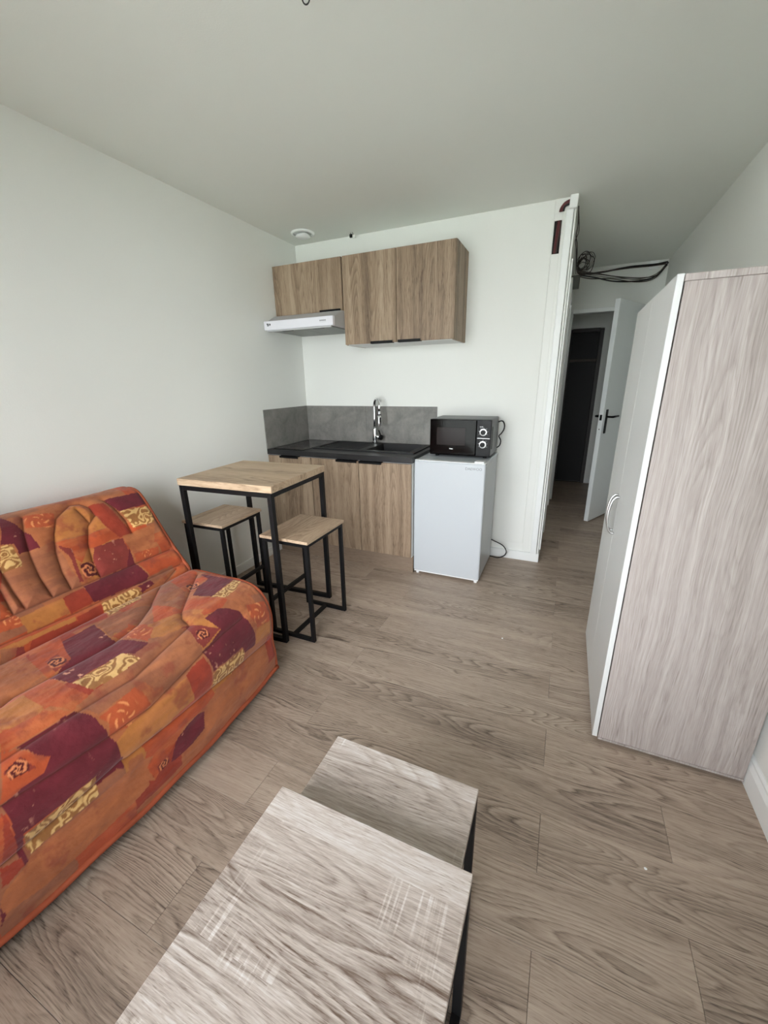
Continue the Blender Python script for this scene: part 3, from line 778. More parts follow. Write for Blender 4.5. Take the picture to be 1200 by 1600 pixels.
for (a, b_, hy_) in ((wy0_, ymid - 0.001, ymid - 0.022), (ymid + 0.001, wy1_, ymid + 0.022)):
    d = boxes('door', [(wx, wx + 0.017, a, b_, 0.022, wz)], M_DOORW, wd, 0.001, r)
    hp = catmull([(wx, hy_, 0.742), (wx - 0.012, hy_, 0.744), (wx - 0.024, hy_, 0.765), (wx - 0.031, hy_, 0.818), (wx - 0.024, hy_, 0.871), (wx - 0.012, hy_, 0.892), (wx, hy_, 0.894)], 6)
    tube('handle', [Vector(p) - r for p in hp], 0.0045, M_STEEL, d, 10)

# ------------------------------------------------------------------ nest of coffee tables
def nest_table(x0, x1, y0, y1, hgt, label):
    t = thing('nesting_table', ((x0 + x1) / 2, (y0 + y1) / 2, 0), label, 'coffee table', 'nest of two coffee tables', 0)
    w, d, tt, s, off = x1 - x0, y1 - y0, 0.016, 0.020, 0.0005
    boxes('tabletop', [(-w / 2, w / 2, -d / 2, d / 2, hgt - tt, hgt)], M_NEST, t, 0.0012)
    for x in (-w / 2 + s / 2 + off, w / 2 - s / 2 - off):
        for y in (-d / 2 + s / 2 + 0.003, d / 2 - s / 2 - 0.003):
            boxes('leg', [(x - s / 2, x + s / 2, y - s / 2, y + s / 2, 0, hgt - tt)], M_BLACK, t, 0.001)
        side_bar(t, x, -d / 2 + s + 0.003, d / 2 - s - 0.003, hgt - tt - s, hgt - tt, s, 'side_rail')
        side_bar(t, x, -d / 2 + s + 0.003, d / 2 - s - 0.003, 0.0, s, s, 'floor_rail')
    boxes('back_rail', [(-w / 2 + s + 0.003, w / 2 - s - 0.003, -d / 2 + 0.003, -d / 2 + s + 0.003, hgt - tt - s, hgt - tt)], M_BLACK, t, 0.001)
    return t
nest_table(1.5915, 2.0365, -2.978, -2.5315, 0.450, 'larger and higher pale grey oak coffee table in the foreground')
nest_table(1.6130, 2.0080, -2.715, -2.3165, 0.395, 'smaller and lower grey oak coffee table half under the larger one')

# ------------------------------------------------------------------ ceiling fittings and loose wires
vt = thing('ceiling_vent', (0.222, -0.215, H), 'round white air vent in the ceiling corner over the kitchenette', 'vent')
lathe('collar', [(0.085, -0.0005), (0.085, -0.007), (0.078, -0.012), (0.068, -0.012), (0.066, -0.0006)], M_TRIM, vt, seg=36)
lathe('valve_disc', [(0.025, -0.002), (0.050, -0.018), (0.054, -0.024), (0.040, -0.033), (0.015, -0.036)], M_TRIM, vt, seg=36, smooth=True)
wc_ = thing('wire_connector', (0.54, -0.06, H), 'tiny wire connector hanging from the ceiling above the oak wall cabinets', 'connector')
tube('wire', [(-0.012, 0.0, -0.0005), (-0.012, 0.0, -0.010), (-0.004, 0, -0.018)], 0.002, M_CABLE, wc_, 6)
tube('wire', [(0.004, 0.0, -0.0005), (0.008, 0.0, -0.008), (0.010, 0, -0.018)], 0.002, M_CABLEBR, wc_, 6)
boxes('terminal', [(-0.018, 0.002, -0.008, 0.008, -0.030, -0.010)], M_BLKPL, wc_, 0.001)
boxes('terminal', [(0.007, 0.027, -0.008, 0.008, -0.037, -0.017)], M_BATTEN, wc_, 0.001)
hk = thing('ceiling_hook', (1.323, -1.79, H), 'black wire hook hanging from the ceiling at the top of the picture', 'hook')
tube('stem', [(0, 0, -0.0005), (0, 0, -0.012)], 0.0022, M_CABLE, hk, 8)
tube('loop', [(0.0105 * math.sin(2 * math.pi * k / 28) * 0.96, 0.003 * math.sin(2 * math.pi * k / 28), -0.0265 + 0.0145 * math.cos(2 * math.pi * k / 28)) for k in range(28)], 0.0018, M_CABLE, hk, 8, True)

# bundle of old cables at the end of the passage
tr = thing('cable_rail', (2.42, 1.855, H - 0.03), 'narrow white cable rail under the ceiling at the end of the passage', 'trunking')
boxes('channel', [(2.06, 2.815, 1.842, 1.869, H - 0.026, H - 0.001)], M_BATTEN, tr, 0.002, tr.location)
boxes('clip', [(2.66, 2.735, 1.828, 1.8415, H - 0.075, H - 0.003)], M_TRIM, tr, 0.002, tr.location)
runs = [
    ([(2.075, 0.99, 2.165), (2.14, 1.15, 2.185), (2.277, 1.4, 2.238), (2.494, 1.7, 2.316), (2.70, 1.806, 2.335), (2.80, 1.806, 2.345)], 0.007, M_CABLE),
    ([(2.075, 0.985, 2.15), (2.20, 1.2, 2.162), (2.369, 1.5, 2.172), (2.59, 1.7, 2.192), (2.72, 1.79, 2.235), (2.805, 1.808, 2.34)], 0.006, M_CABLE),
    ([(2.08, 1.0, 2.155), (2.21, 1.22, 2.19), (2.40, 1.5, 2.205), (2.60, 1.7, 2.215), (2.73, 1.79, 2.245), (2.80, 1.812, 2.335)], 0.004, M_CABLEBR),
    ([(2.075, 1.01, 2.175), (2.18, 1.2, 2.20), (2.34, 1.46, 2.21), (2.54, 1.66, 2.20), (2.70, 1.78, 2.225), (2.79, 1.808, 2.33)], 0.0035, M_CABLEGY),
    ([(2.08, 1.0, 2.185), (2.16, 1.2, 2.20), (2.30, 1.42, 2.245), (2.50, 1.69, 2.305), (2.68, 1.800, 2.325), (2.79, 1.806, 2.33)], 0.005, M_CABLEBR),
    ([(2.07, 0.98, 2.14), (2.17, 1.17, 2.150), (2.33, 1.44, 2.185), (2.56, 1.66, 2.178), (2.71, 1.78, 2.215), (2.80, 1.81, 2.32)], 0.004, M_CABLEBR),
    ([(2.075, 1.02, 2.17), (2.19, 1.2, 2.178), (2.37, 1.47, 2.192), (2.57, 1.68, 2.205), (2.70, 1.77, 2.24), (2.79, 1.805, 2.31)], 0.003, M_CABLEGY),
]
bd = thing('cable_bundle', (2.44, 1.5, 2.19), 'bundle of black and brown cables sagging across the passage end to the ceiling', 'cable bundle')
for pts, rad, mt in runs:
    tube('strand', [Vector(p) - bd.location for p in catmull(pts, 8)], rad, mt, bd, 8)
co = thing('cable_coil', (2.05, 0.96, 2.16), 'tangled coil of brown wires on the passage wall below the ceiling', 'cable coil')
rng = random.Random(3)
for k in range(13):
    ra, rb = rng.uniform(0.025, 0.075), rng.uniform(0.035, 0.085)
    cxo, czo, tl, sk_ = 0.012 + ra * 0.8, rng.uniform(0.0, 0.05) + rb * 0.5, rng.uniform(-0.9, 0.9), rng.uniform(-0.5, 0.5)
    pts = []
    for j in range(14):
        a = 2 * math.pi * j / 14
        u_, w_ = ra * math.cos(a) * rng.uniform(0.85, 1.1), rb * math.sin(a) * rng.uniform(0.85, 1.1)
        pts.append((cxo + u_ * math.cos(tl) - w_ * math.sin(tl) * 0.5, 0.025 * math.sin(a + sk_ * 3) + u_ * sk_ * 0.5, czo + w_ * math.cos(tl) + u_ * math.sin(tl)))
    tube('loop', catmull([(max(p[0], -0.024), p[1], p[2]) for p in pts], 3, True), rng.uniform(0.0018, 0.0032), (M_CABLEBR, M_CABLE, M_CABLEBR, M_CABLEGY)[k % 4], co, 6, True)
gb = thing('junction_box', (2.045, 0.95, 2.045), 'small dark grey junction box on the passage wall under the coil of wires', 'junction box')
boxes('case', [(2.0205, 2.085, 0.90, 0.97, 2.045, 2.135)], M_BOXGREY, gb, 0.003, gb.location)
boxes('cover', [(2.027, 2.079, 0.895, 0.8995, 2.052, 2.128)], M_BOXGREY, gb, 0.001, gb.location)
for k, (pts, rad) in enumerate((([(2.034, 0.022, 2.33), (2.041, 0.06, 2.24), (2.036, 0.12, 2.20), (2.048, 0.25, 2.17), (2.05, 0.9, 2.16)], 0.003),
                    ([(2.036, 0.024, 2.31), (2.050, 0.05, 2.21), (2.036, 0.10, 2.17), (2.044, 0.3, 2.16), (2.05, 0.93, 2.15)], 0.0026))):
    tag(tube('cable', catmull(pts, 8), rad, M_CABLEBR, None, 6), ('thin brown wire running down the passage wall from the trunking cap', 'second thin brown wire on the passage wall, the lower one')[k], 'cable', 'wires along the passage wall')
# specks on the floor
for (x, y, lab) in ((1.92, -1.105, 'tiny white crumb on the floor planks in front of the fridge'), (2.455, -2.058, 'tiny white crumb on the floor planks near the wardrobe')):
    bm = bmesh.new()
    bmesh.ops.create_icosphere(bm, subdivisions=1, radius=0.0045)
    for v_ in bm.verts: v_.co = Vector((v_.co.x * rng.uniform(0.7, 1.3), v_.co.y * rng.uniform(0.7, 1.2), (v_.co.z + 0.0045) * 0.6))
    tag(done('crumb', bm, M_WHITE, None, False, (x, y, 0.0)), lab, 'crumb')

# ------------------------------------------------------------------ sofa with patchwork quilted cover
BACK = [(.03,.22),(.025,.45),(.03,.68),(.045,.80),(.09,.853),(.15,.866),(.205,.845),(.25,.79),(.30,.71),(.345,.64),(.39,.575),(.43,.525),(.462,.488),(.475,.462)]
SEAT = [(.468,.462),(.50,.476),(.56,.479),(.64,.478),(.72,.478),(.80,.478),(.86,.468),(.905,.442),(.94,.395),(.957,.33),(.955,.26),(.947,.19),(.955,.12),(.957,.04)]
# print of the cover: outlines in millimetres, (along the sofa, over the profile)
PATCHES = [
    ('B', [(-2333,724),(-2315,760),(-2307,799),(-2291,836),(-2289,895),(-2356,894),(-2355,850),(-2391,843)]),
    ('t', [(-2426,939),(-2352,896),(-2289,895),(-2234,882),(-2236,1094),(-2336,1099),(-2467,1093),(-2458,992)]),
    ('G', [(-2394,850),(-2363,849),(-2362,925),(-2370,944),(-2426,939),(-2428,927)]),
    ('M', [(-2272,741),(-2177,771),(-2208,832),(-2293,805)]),
    ('Y', [(-2185,796),(-2104,748),(-2044,827),(-2110,901),(-2232,889)]),
    ('Y', [(-2080,854),(-2047,833),(-2032,898),(-2110,901)]),
    ('O', [(-2231,896),(-2111,903),(-2033,901),(-2012,959),(-2122,966),(-2139,958),(-2192,1010),(-2211,971)]),
    ('R', [(-2043,777),(-1981,785),(-1962,876),(-1945,958),(-2008,961),(-2032,898),(-2044,827)]),
    ('B', [(-1969,768),(-1796,782),(-1795,846),(-1939,846)]),
    ('G', [(-1939,846),(-1789,859),(-1825,946),(-1928,940),(-1929,895)]),
    ('T', [(-1995,959),(-1829,952),(-1903,1075),(-1998,1061)]),
    ('b', [(-2122,966),(-1998,965),(-2012,1096),(-2162,1098),(-2152,1023)]),
    ('b', [(-2232,907),(-2196,941),(-2224,1081),(-2238,1080),(-2216,981)]),
    ('S', [(-2202,1012),(-2145,1019),(-2163,1081),(-2215,1074)]),
    ('B', [(-2235,1101),(-2014,1098),(-2001,1188),(-2240,1181)]),
    ('R', [(-2321,1114),(-2237,1106),(-2240,1181),(-2321,1181)]),
    ('Y', [(-2459,1117),(-2321,1114),(-2325,1179),(-2462,1177)]),
    ('M', [(-2479,1039),(-2469,1089),(-2459,1117),(-2461,1144),(-2525,1139)]),
    ('G', [(-2218,1195),(-2066,1202),(-2094,1307),(-2248,1323)]),
    ('R', [(-2315,1204),(-2220,1200),(-2256,1328),(-2340,1301)]),
    ('B', [(-2064,1217),(-1993,1214),(-2007,1240),(-2076,1290)]),
    ('t', [(-2256,1328),(-2107,1387),(-2258,1565),(-2312,1444),(-2313,1349)]),
    ('B', [(-2001,1025),(-2004,1051),(-2007,1098),(-1994,1177),(-2009,1191),(-2097,1185)]),
    ('M', [(-1994,1055),(-1876,1065),(-1887,1104),(-1999,1095)]),
    ('O', [(-1998,1103),(-1828,1101),(-1829,1178),(-1989,1179)]),
    ('T', [(-2052,1230),(-1861,1202),(-1943,1233),(-2125,1394),(-2192,1350),(-2111,1323)]),
    ('G', [(-2106,1200),(-2065,1200),(-2057,1240),(-2111,1323),(-2169,1316)]),
    ('B', [(-2063,1197),(-2000,1196),(-1991,1222),(-2051,1217)]),
    ('t', [(-1941,1241),(-1992,1437),(-2099,1524),(-2123,1399)]),
    ('O', [(-1924,1235),(-1825,1204),(-1825,1326),(-1987,1447),(-1954,1381)]),
    ('S', [(-1950,1391),(-1893,1400),(-1922,1454),(-1975,1448)]),
    ('B', [(-1947,1456),(-1865,1434),(-1841,1360),(-1825,1553),(-1982,1572),(-2003,1493)]),
    ('T', [(-1959,1626),(-1824,1597),(-1793,1660),(-1775,1722),(-1868,1687),(-1947,1694),(-2013,1659),(-1951,1647)]),
    ('G', [(-1982,1572),(-1823,1558),(-1819,1593),(-1892,1624),(-1959,1626)]),
    ('O', [(-2034,1475),(-1959,1640),(-2007,1655),(-2092,1640),(-2077,1594)]),
    ('Y', [(-2104,1536),(-2064,1614),(-2147,1631),(-2142,1582)]),
    ('M', [(-1917,1707),(-1820,1745),(-1825,1834),(-1918,1815),(-1933,1756)]),
    ('Y', [(-1929,1820),(-1825,1834),(-1832,1899),(-1939,1886)]),
    ('B', [(-2027,1646),(-1966,1705),(-1951,1770),(-1939,1840),(-1944,1883),(-2018,1874),(-2022,1839),(-2189,1829),(-2194,1743),(-2090,1722),(-2102,1649)]),
    ('b', [(-2148,1650),(-2087,1718),(-2186,1732),(-2205,1676),(-2252,1606),(-2171,1611)]),
    ('S', [(-2172,1668),(-2134,1681),(-2134,1716),(-2181,1704)]),
    ('t', [(-2291,1580),(-2176,1628),(-2194,1697),(-2191,1739),(-2283,1753),(-2405,1746),(-2426,1653)]),
    ('T', [(-2018,1880),(-1852,1899),(-1867,2029),(-2050,2045),(-2201,1916),(-2021,1939)]),
    ('G', [(-2190,1834),(-2019,1848),(-2021,1939),(-2200,1898)]),
    ('M', [(-2255,1434),(-2233,1504),(-2287,1587),(-2320,1518)]),
    ('Y', [(-2233,1504),(-2111,1544),(-2160,1625),(-2256,1611),(-2287,1587)]),
    ('B', [(-2331,1531),(-2306,1597),(-2365,1610),(-2377,1591)]),
    ('G', [(-2385,1601),(-2371,1622),(-2407,1629)]),
    ('Y', [(-2435,1789),(-2295,1775),(-2289,1873),(-2449,1885),(-2532,1877),(-2513,1797)]),
    ('R', [(-2292,1768),(-2204,1758),(-2197,1812),(-2204,1882),(-2290,1878)]),
    ('M', [(-2475,1719),(-2443,1735),(-2438,1776),(-2511,1790)]),
    ('O', [(-2485,1891),(-2206,1893),(-2195,1935),(-2248,1949),(-2341,1949),(-2405,1993),(-2481,2038),(-2487,1984)]),
    ('B', [(-2398,2000),(-2372,1970),(-2285,1951),(-2251,1964),(-2270,2023),(-2327,2037),(-2418,2035)]),
    ('T', [(-2249,1959),(-2188,1928),(-2021,1919),(-1863,1991),(-1879,2034),(-2068,2049),(-2272,2032)]),
    ('T', [(-2536,1900),(-2496,1907),(-2487,1984),(-2482,2040),(-2547,1971)]),
    ('S', [(-2461,2001),(-2414,2005),(-2421,2026),(-2465,2028)]),
    ('B', [(-2428,1334),(-2311,1330),(-2342,1471),(-2308,1599),(-2367,1607),(-2386,1574),(-2539,1570),(-2553,1486),(-2465,1450)]),
    ('O', [(-2484,1239),(-2414,1308),(-2438,1367),(-2465,1450),(-2546,1474),(-2538,1368)]),
    ('S', [(-2512,1395),(-2471,1391),(-2480,1462),(-2524,1467)]),
    ('T', [(-2583,1285),(-2522,1305),(-2549,1455),(-2673,1483)]),
    ('O', [(-2619,1484),(-2567,1523),(-2536,1652),(-2595,1658),(-2648,1541)]),
    ('Y', [(-2681,1500),(-2625,1496),(-2632,1609),(-2698,1612),(-2722,1587)]),
    ('O', [(-2728,1600),(-2635,1613),(-2595,1658),(-2731,1658),(-2755,1654)]),
    ('t', [(-2579,1653),(-2526,1643),(-2391,1641),(-2306,1620),(-2376,1704),(-2444,1705),(-2559,1708)]),
    ('G', [(-2537,1573),(-2386,1574),(-2370,1633),(-2391,1641),(-2524,1640)]),
    ('B', [(-2590,1660),(-2570,1703),(-2561,1750),(-2554,1805),(-2546,1863),(-2553,1909),(-2706,1746),(-2695,1736),(-2724,1660)]),
    ('M', [(-2560,1716),(-2442,1702),(-2426,1777),(-2511,1790),(-2557,1780),(-2547,1744)]),
    ('Y', [(-2554,1805),(-2511,1790),(-2425,1787),(-2448,1880),(-2549,1885)]),
    ('O', [(-2755,1654),(-2728,1662),(-2695,1736),(-2706,1746),(-2769,1683)]),
    ('Y', [(-2548,1188),(-2316,1197),(-2323,1217),(-2466,1208),(-2568,1231)]),
    ('t', [(-2550,1192),(-2512,1209),(-2526,1231),(-2571,1239)]),
    ('R', [(-2466,1208),(-2323,1217),(-2266,1327),(-2409,1299),(-2489,1241)]),
    ('b', [(-2512,1209),(-2496,1215),(-2499,1239),(-2527,1235)]),
    ('t', [(-2307,1340),(-2240,1343),(-2208,1372),(-2337,1464)]),
    ('M', [(-2332,1457),(-2267,1449),(-2235,1539),(-2303,1588)]),
    ('O', [(-2755,1654),(-2685,1726),(-2716,1752),(-2804,1758)]),
    ('S', [(-2773,1699),(-2733,1687),(-2720,1729),(-2770,1725)]),
    ('B', [(-2716,1752),(-2681,1730),(-2546,1863),(-2550,1890),(-2625,1898),(-2624,1857),(-2795,1859),(-2801,1914),(-2811,1899),(-2800,1759)]),
    ('T', [(-2793,1947),(-2626,1934),(-2515,1925),(-2458,1961),(-2497,1988),(-2498,2035),(-2647,2056),(-2776,2058),(-2872,2047),(-2868,2007),(-2854,1984),(-2805,1964)]),
    ('G', [(-2794,1865),(-2624,1857),(-2628,1926),(-2792,1943)]),
    ('B', [(-2811,1899),(-2801,1914),(-2800,1957),(-2810,1962)]),
    ('R', [(-2809,1771),(-2806,1790),(-2811,1899),(-2846,1918)]),
    ('R', [(-2847,1922),(-2811,1930),(-2809,1959),(-2846,1973),(-2857,1970)]),
    ('B', [(-2871,2016),(-2870,2049),(-2885,2072)]),
]
SEAMS = [
    [(-2506,1098),(-2469,1097),(-2302,1094),(-2045,1100),(-1820,1100)],
    [(-2542,1176),(-2324,1186),(-2098,1187),(-1822,1190)],
    [(-1861,1202),(-1946,1238),(-2082,1355),(-2133,1400)],
    [(-2673,1483),(-2637,1470),(-2546,1474),(-2449,1483),(-2358,1487),(-2238,1462),(-2133,1400)],
    [(-1841,1343),(-1977,1443),(-2112,1542),(-2144,1578),(-2160,1631),(-2313,1656),(-2419,1676),(-2501,1671),(-2604,1666),(-2762,1669)],
    [(-1964,1740),(-2083,1739),(-2196,1747),(-2288,1761),(-2433,1785),(-2546,1781),(-2677,1774),(-2806,1763)],
    [(-1842,1947),(-2207,1905),(-2534,1889),(-2553,1882),(-2709,1903),(-2846,1918)],
    [(-2274,745),(-2308,828),(-2327,913),(-2338,999),(-2338,1095)],
    [(-2101,744),(-2181,797),(-2219,858),(-2248,930),(-2267,1017),(-2273,1096)],
    [(-2101,744),(-2065,753),(-2044,789),(-2043,831)],
    [(-2043,831),(-2093,869),(-2131,943),(-2152,1023),(-2158,1091)],
    [(-2093,781),(-2083,840),(-2080,854)],
    [(-1974,766),(-1951,824),(-1939,891),(-1942,959)],
    [(-2426,922),(-2430,1013),(-2427,1095)],
    [(-2458,992),(-2462,1050),(-2465,1094)],
]
PRINT_COL = {'B': (104, 34, 42), 'b': (132, 54, 46), 'O': (176, 78, 42), 'R': (152, 58, 38), 'T': (168, 98, 60), 't': (150, 92, 64),
             'Y': (178, 112, 56), 'M': (176, 82, 46), 'G': (146, 94, 48), 'S': (142, 58, 44)}

def prof_curve(P, step):
    Q = catmull([(p[0], 0, p[1]) for p in P], 30)
    A = np.array([(q.x, q.z) for q in Q])
    s = np.concatenate([[0], np.cumsum(np.hypot(*np.diff(A, axis=0).T))])
    n = int(s[-1] / step)
    t = np.linspace(0, s[-1], n)
    X = np.interp(t, s, A[:, 0]); Z = np.interp(t, s, A[:, 1])
    dx = np.gradient(X, t); dz = np.gradient(Z, t)
    ln = np.hypot(dx, dz)
    return X, Z, t, -dz / ln, dx / ln      # normal points up / outwards

def vnoise(u, v, seed=0):
    def hsh(i, j):
        h = np.sin(i * 127.1 + j * 311.7 + seed * 74.7) * 43758.5453
        return h - np.floor(h)
    i, j = np.floor(u), np.floor(v)
    fu, fv = u - i, v - j
    fu, fv = fu * fu * (3 - 2 * fu), fv * fv * (3 - 2 * fv)
    return (hsh(i, j) * (1 - fu) + hsh(i + 1, j) * fu) * (1 - fv) + (hsh(i, j + 1) * (1 - fu) + hsh(i + 1, j + 1) * fu) * fv
def fbm(u, v, seed=0, octv=4):
    a, t, w = 0, 0, 1.0
    for k in range(octv):
        a = a + w * vnoise(u * 2 ** k, v * 2 ** k, seed + k); t += w; w *= 0.55
    return a / t

def inside(poly, u, v):
    p = np.array(poly, float); n = len(p)
    c = np.zeros(u.shape, bool)
    j = n - 1
    for i in range(n):
        x0, y0 = p[i]; x1, y1 = p[j]
        if y0 != y1:
            c ^= ((y0 > v) != (y1 > v)) & (u < (x1 - x0) * (v - y0) / (y1 - y0) + x0)
        j = i
    return c
def segdist(a, b, u, v):
    a = np.array(a, float); b = np.array(b, float); d = b - a
    t = np.clip(((u - a[0]) * d[0] + (v - a[1]) * d[1]) / max(d @ d, 1e-9), 0, 1)
    return np.hypot(u - a[0] - t * d[0], v - a[1] - t * d[1])

Y_FAR, Y_NEAR = -1.800, -3.420
STEP = 0.0030
LB = 1.24473
def print_colour(U, V):
    """U, V in millimetres; returns linear RGB of the printed cloth"""
    ew = 8 * (fbm(U / 40, V / 40, 5, 2) - 0.5)
    eu, ev = U + ew, V + 8 * (fbm(U / 40, V / 40, 9, 2) - 0.5)
    C = np.zeros(U.shape + (3,))
    base = np.array(lin((186, 104, 60))[:3]); C[:] = base
    # cloth beyond the part the photograph shows: the same kinds of patches in a loose grid
    keys = ['O', 'T', 'R', 't', 'O', 'T', 'Y', 'T']
    gi = np.floor(eu / 170.0)
    gj = np.floor((ev + 40 * np.mod(gi, 3)) / 130.0)
    hh = np.sin(gi * 12.9 + gj * 78.2) * 43758.5; hh = hh - np.floor(hh)
    kind = np.full(U.shape, 'o')
    idx = (hh * len(keys)).astype(int)
    for q, k in enumerate(keys):
        m = idx == q; C[m] = np.array(lin(PRINT_COL[k])[:3]); kind[m] = k
    for k, poly in PATCHES:
        pa = np.array(poly)
        m = (eu > pa[:, 0].min() - 5) & (eu < pa[:, 0].max() + 5) & (ev > pa[:, 1].min() - 5) & (ev < pa[:, 1].max() + 5)
        if not m.any(): continue
        w = np.zeros(U.shape, bool)
        w[m] = inside(poly, eu[m], ev[m])
        C[w] = np.array(lin(PRINT_COL[k])[:3]); kind[w] = k
        if k in ('S', 'M'):
            cu, cv = pa[:, 0].mean(), pa[:, 1].mean()
            rr = max(18.0, 0.5 * min(np.ptp(pa[:, 0]), np.ptp(pa[:, 1])))
            du, dv = (U[w] - cu) / rr, (V[w] - cv) / rr
            rad = np.hypot(du, dv); th = np.arctan2(dv, du)
            if k == 'S':      # dark rosette
                f = np.sin(rad * 10 + np.sin(th * 5) * 0.9 + th * 2.0) + 0.4 * np.sin(th * 7 + rad * 14)
                g = np.clip(f * 2.0, 0, 1)[:, None]
                dark = np.array(lin((84, 24, 26))[:3]); lightc = np.array(lin((214, 130, 84))[:3])
                cc = dark * (1 - g) + lightc * g
                fade = np.clip((1.15 - rad) * 5, 0, 1)[:, None]
                C[w] = C[w] * (1 - fade) + cc * fade
            else:             # fan-shaped scroll
                f = np.sin(th * 5 + rad * 9) * (rad > 0.15) + 0.7 * np.sin(rad * 13 + 2 * th)
                g = np.clip((f - 0.75) * 3, 0, 1)[:, None] * np.clip((1.1 - rad) * 4, 0, 1)[:, None]
                C[w] = C[w] * (1 - 0.75 * g) + np.array(lin((230, 150, 92))[:3]) * 0.75 * g
    # gold ornament: contour lines of a swirl
    m = kind == 'G'
    if m.any():
        u, v = U[m], V[m]
        f = np.sin(34 * fbm(u / 42 + 3, v / 42 + 1, 21, 2) + 1.2 * np.sin(u / 8) * np.cos(v / 8))
        g = np.clip((f + 0.15) * 2.5, 0, 1)[:, None]
        C[m] = np.array(lin((150, 100, 54))[:3]) * (1 - g) + np.array(lin((216, 174, 112))[:3]) * g
    # mottling and printed flecks
    mt = fbm(U / 55, V / 55, 31, 5)
    C *= (0.72 + 0.56 * mt)[..., None]
    st = fbm(U / 140, V / 35, 41, 4)
    wv = np.clip((st - 0.50) * 4, 0, 1) * 0.42
    wv = np.where(np.isin(kind, ['T', 't', 'Y', 'O', 'o']), wv, 0)[..., None]
    C = C * (1 - wv) + np.array(lin((200, 124, 76))[:3]) * wv
    dk = np.clip((fbm(U / 45 + 7, V / 45, 51, 5) - 0.57) * 6, 0, 1) * 0.62
    dk = np.where(np.isin(kind, ['T', 't', 'Y', 'O', 'M', 'o']), dk, 0)[..., None]
    C = C * (1 - dk) + np.array(lin((140, 66, 48))[:3]) * dk
    fl = np.clip((fbm(U / 14, V / 14, 61, 3) - 0.70) * 10, 0, 1) * np.clip((fbm(U / 90, V / 90, 71, 2) - 0.55) * 8, 0, 1)
    fl = np.where(np.isin(kind, ['B', 'b']), fl, 0)[..., None]
    return C * (1 - fl) + np.array(lin((222, 158, 130))[:3]) * fl

def seam_dist(U, V):
    D = np.full(U.shape, 1e3)
    for sm in SEAMS:
        for a, b_ in zip(sm, sm[1:]):
            lo = min(a[0], b_[0]) - 60; hi = max(a[0], b_[0]) + 60
            cols = (U[:, 0] > lo) & (U[:, 0] < hi)
            if cols.any(): D[cols] = np.minimum(D[cols], segdist(a, b_, U[cols], V[cols]))
    return D

# long seams carried on past the picture's edge, and arcs repeated along the sofa
ext = []
for sm in SEAMS:
    near = min(sm, key=lambda p: p[0])
    if near[0] < -2380 and len(sm) >= 4: ext.append([near, (-3420, near[1])])
    if len(sm) in (5, 6) and max(p[0] for p in sm) > -2300 and near[1] < 1244 and abs(sm[0][0] - sm[-1][0]) < 200:
        for sh in (-560, -1120): ext.append([(p[0] + sh, p[1]) for p in sm])
SEAMS = SEAMS + ext

def cloth_mat():
    m, nt, b = newmat('patchwork_print_cotton')
    h = N(nt)
    at = h.add('ShaderNodeVertexColor'); at.layer_name = 'print'
    tc = h.add('ShaderNodeTexCoord').outputs['Object']
    f = h.noise(tc, 900.0, 2, 0.6)
    col = h.mix(0.12, at.outputs['Color'], h.ramp(f, [(0.3, (0.35, 0.35, 0.35)), (0.7, (1, 1, 1))]), 'MULTIPLY')
    nt.links.new(col, b.inputs['Base Color'])
    b.inputs['Roughness'].default_value = 0.85
    b.inputs['Specular IOR Level'].default_value = 0.2
    b.inputs['Sheen Weight'].default_value = 0.15
    w = h.noise(h.vmul(tc, (1, 1, 1)), 38.0, 3, 0.55)
    bn = h.add('ShaderNodeBump'); bn.inputs['Strength'].default_value = 0.35; bn.inputs['Distance'].default_value = 0.006
    nt.links.new(w, bn.inputs['Height']); nt.links.new(bn.outputs[0], b.inputs['Normal'])
    return m
M_CLOTH = cloth_mat()
M_PIPING = plain('orange_piping', (158, 76, 46), 0.85, bump=0.2, bscale=120, var=0.2)
M_SOFABASE = plain('sofa_lining', (60, 30, 26), 0.9)

sofa = thing('sofa', (0.48, (Y_FAR + Y_NEAR) / 2, 0), 'sofa bed in an orange and burgundy patchwork quilted cover along the left wall', 'sofa')
SO = sofa.location

def bow_(y, x):
    t = np.clip((-1.82 - y) / 1.15, 0, 1)
    return 0.04 * np.sin(np.pi * t) * np.clip((x - 0.6) / 0.35, 0, 1)

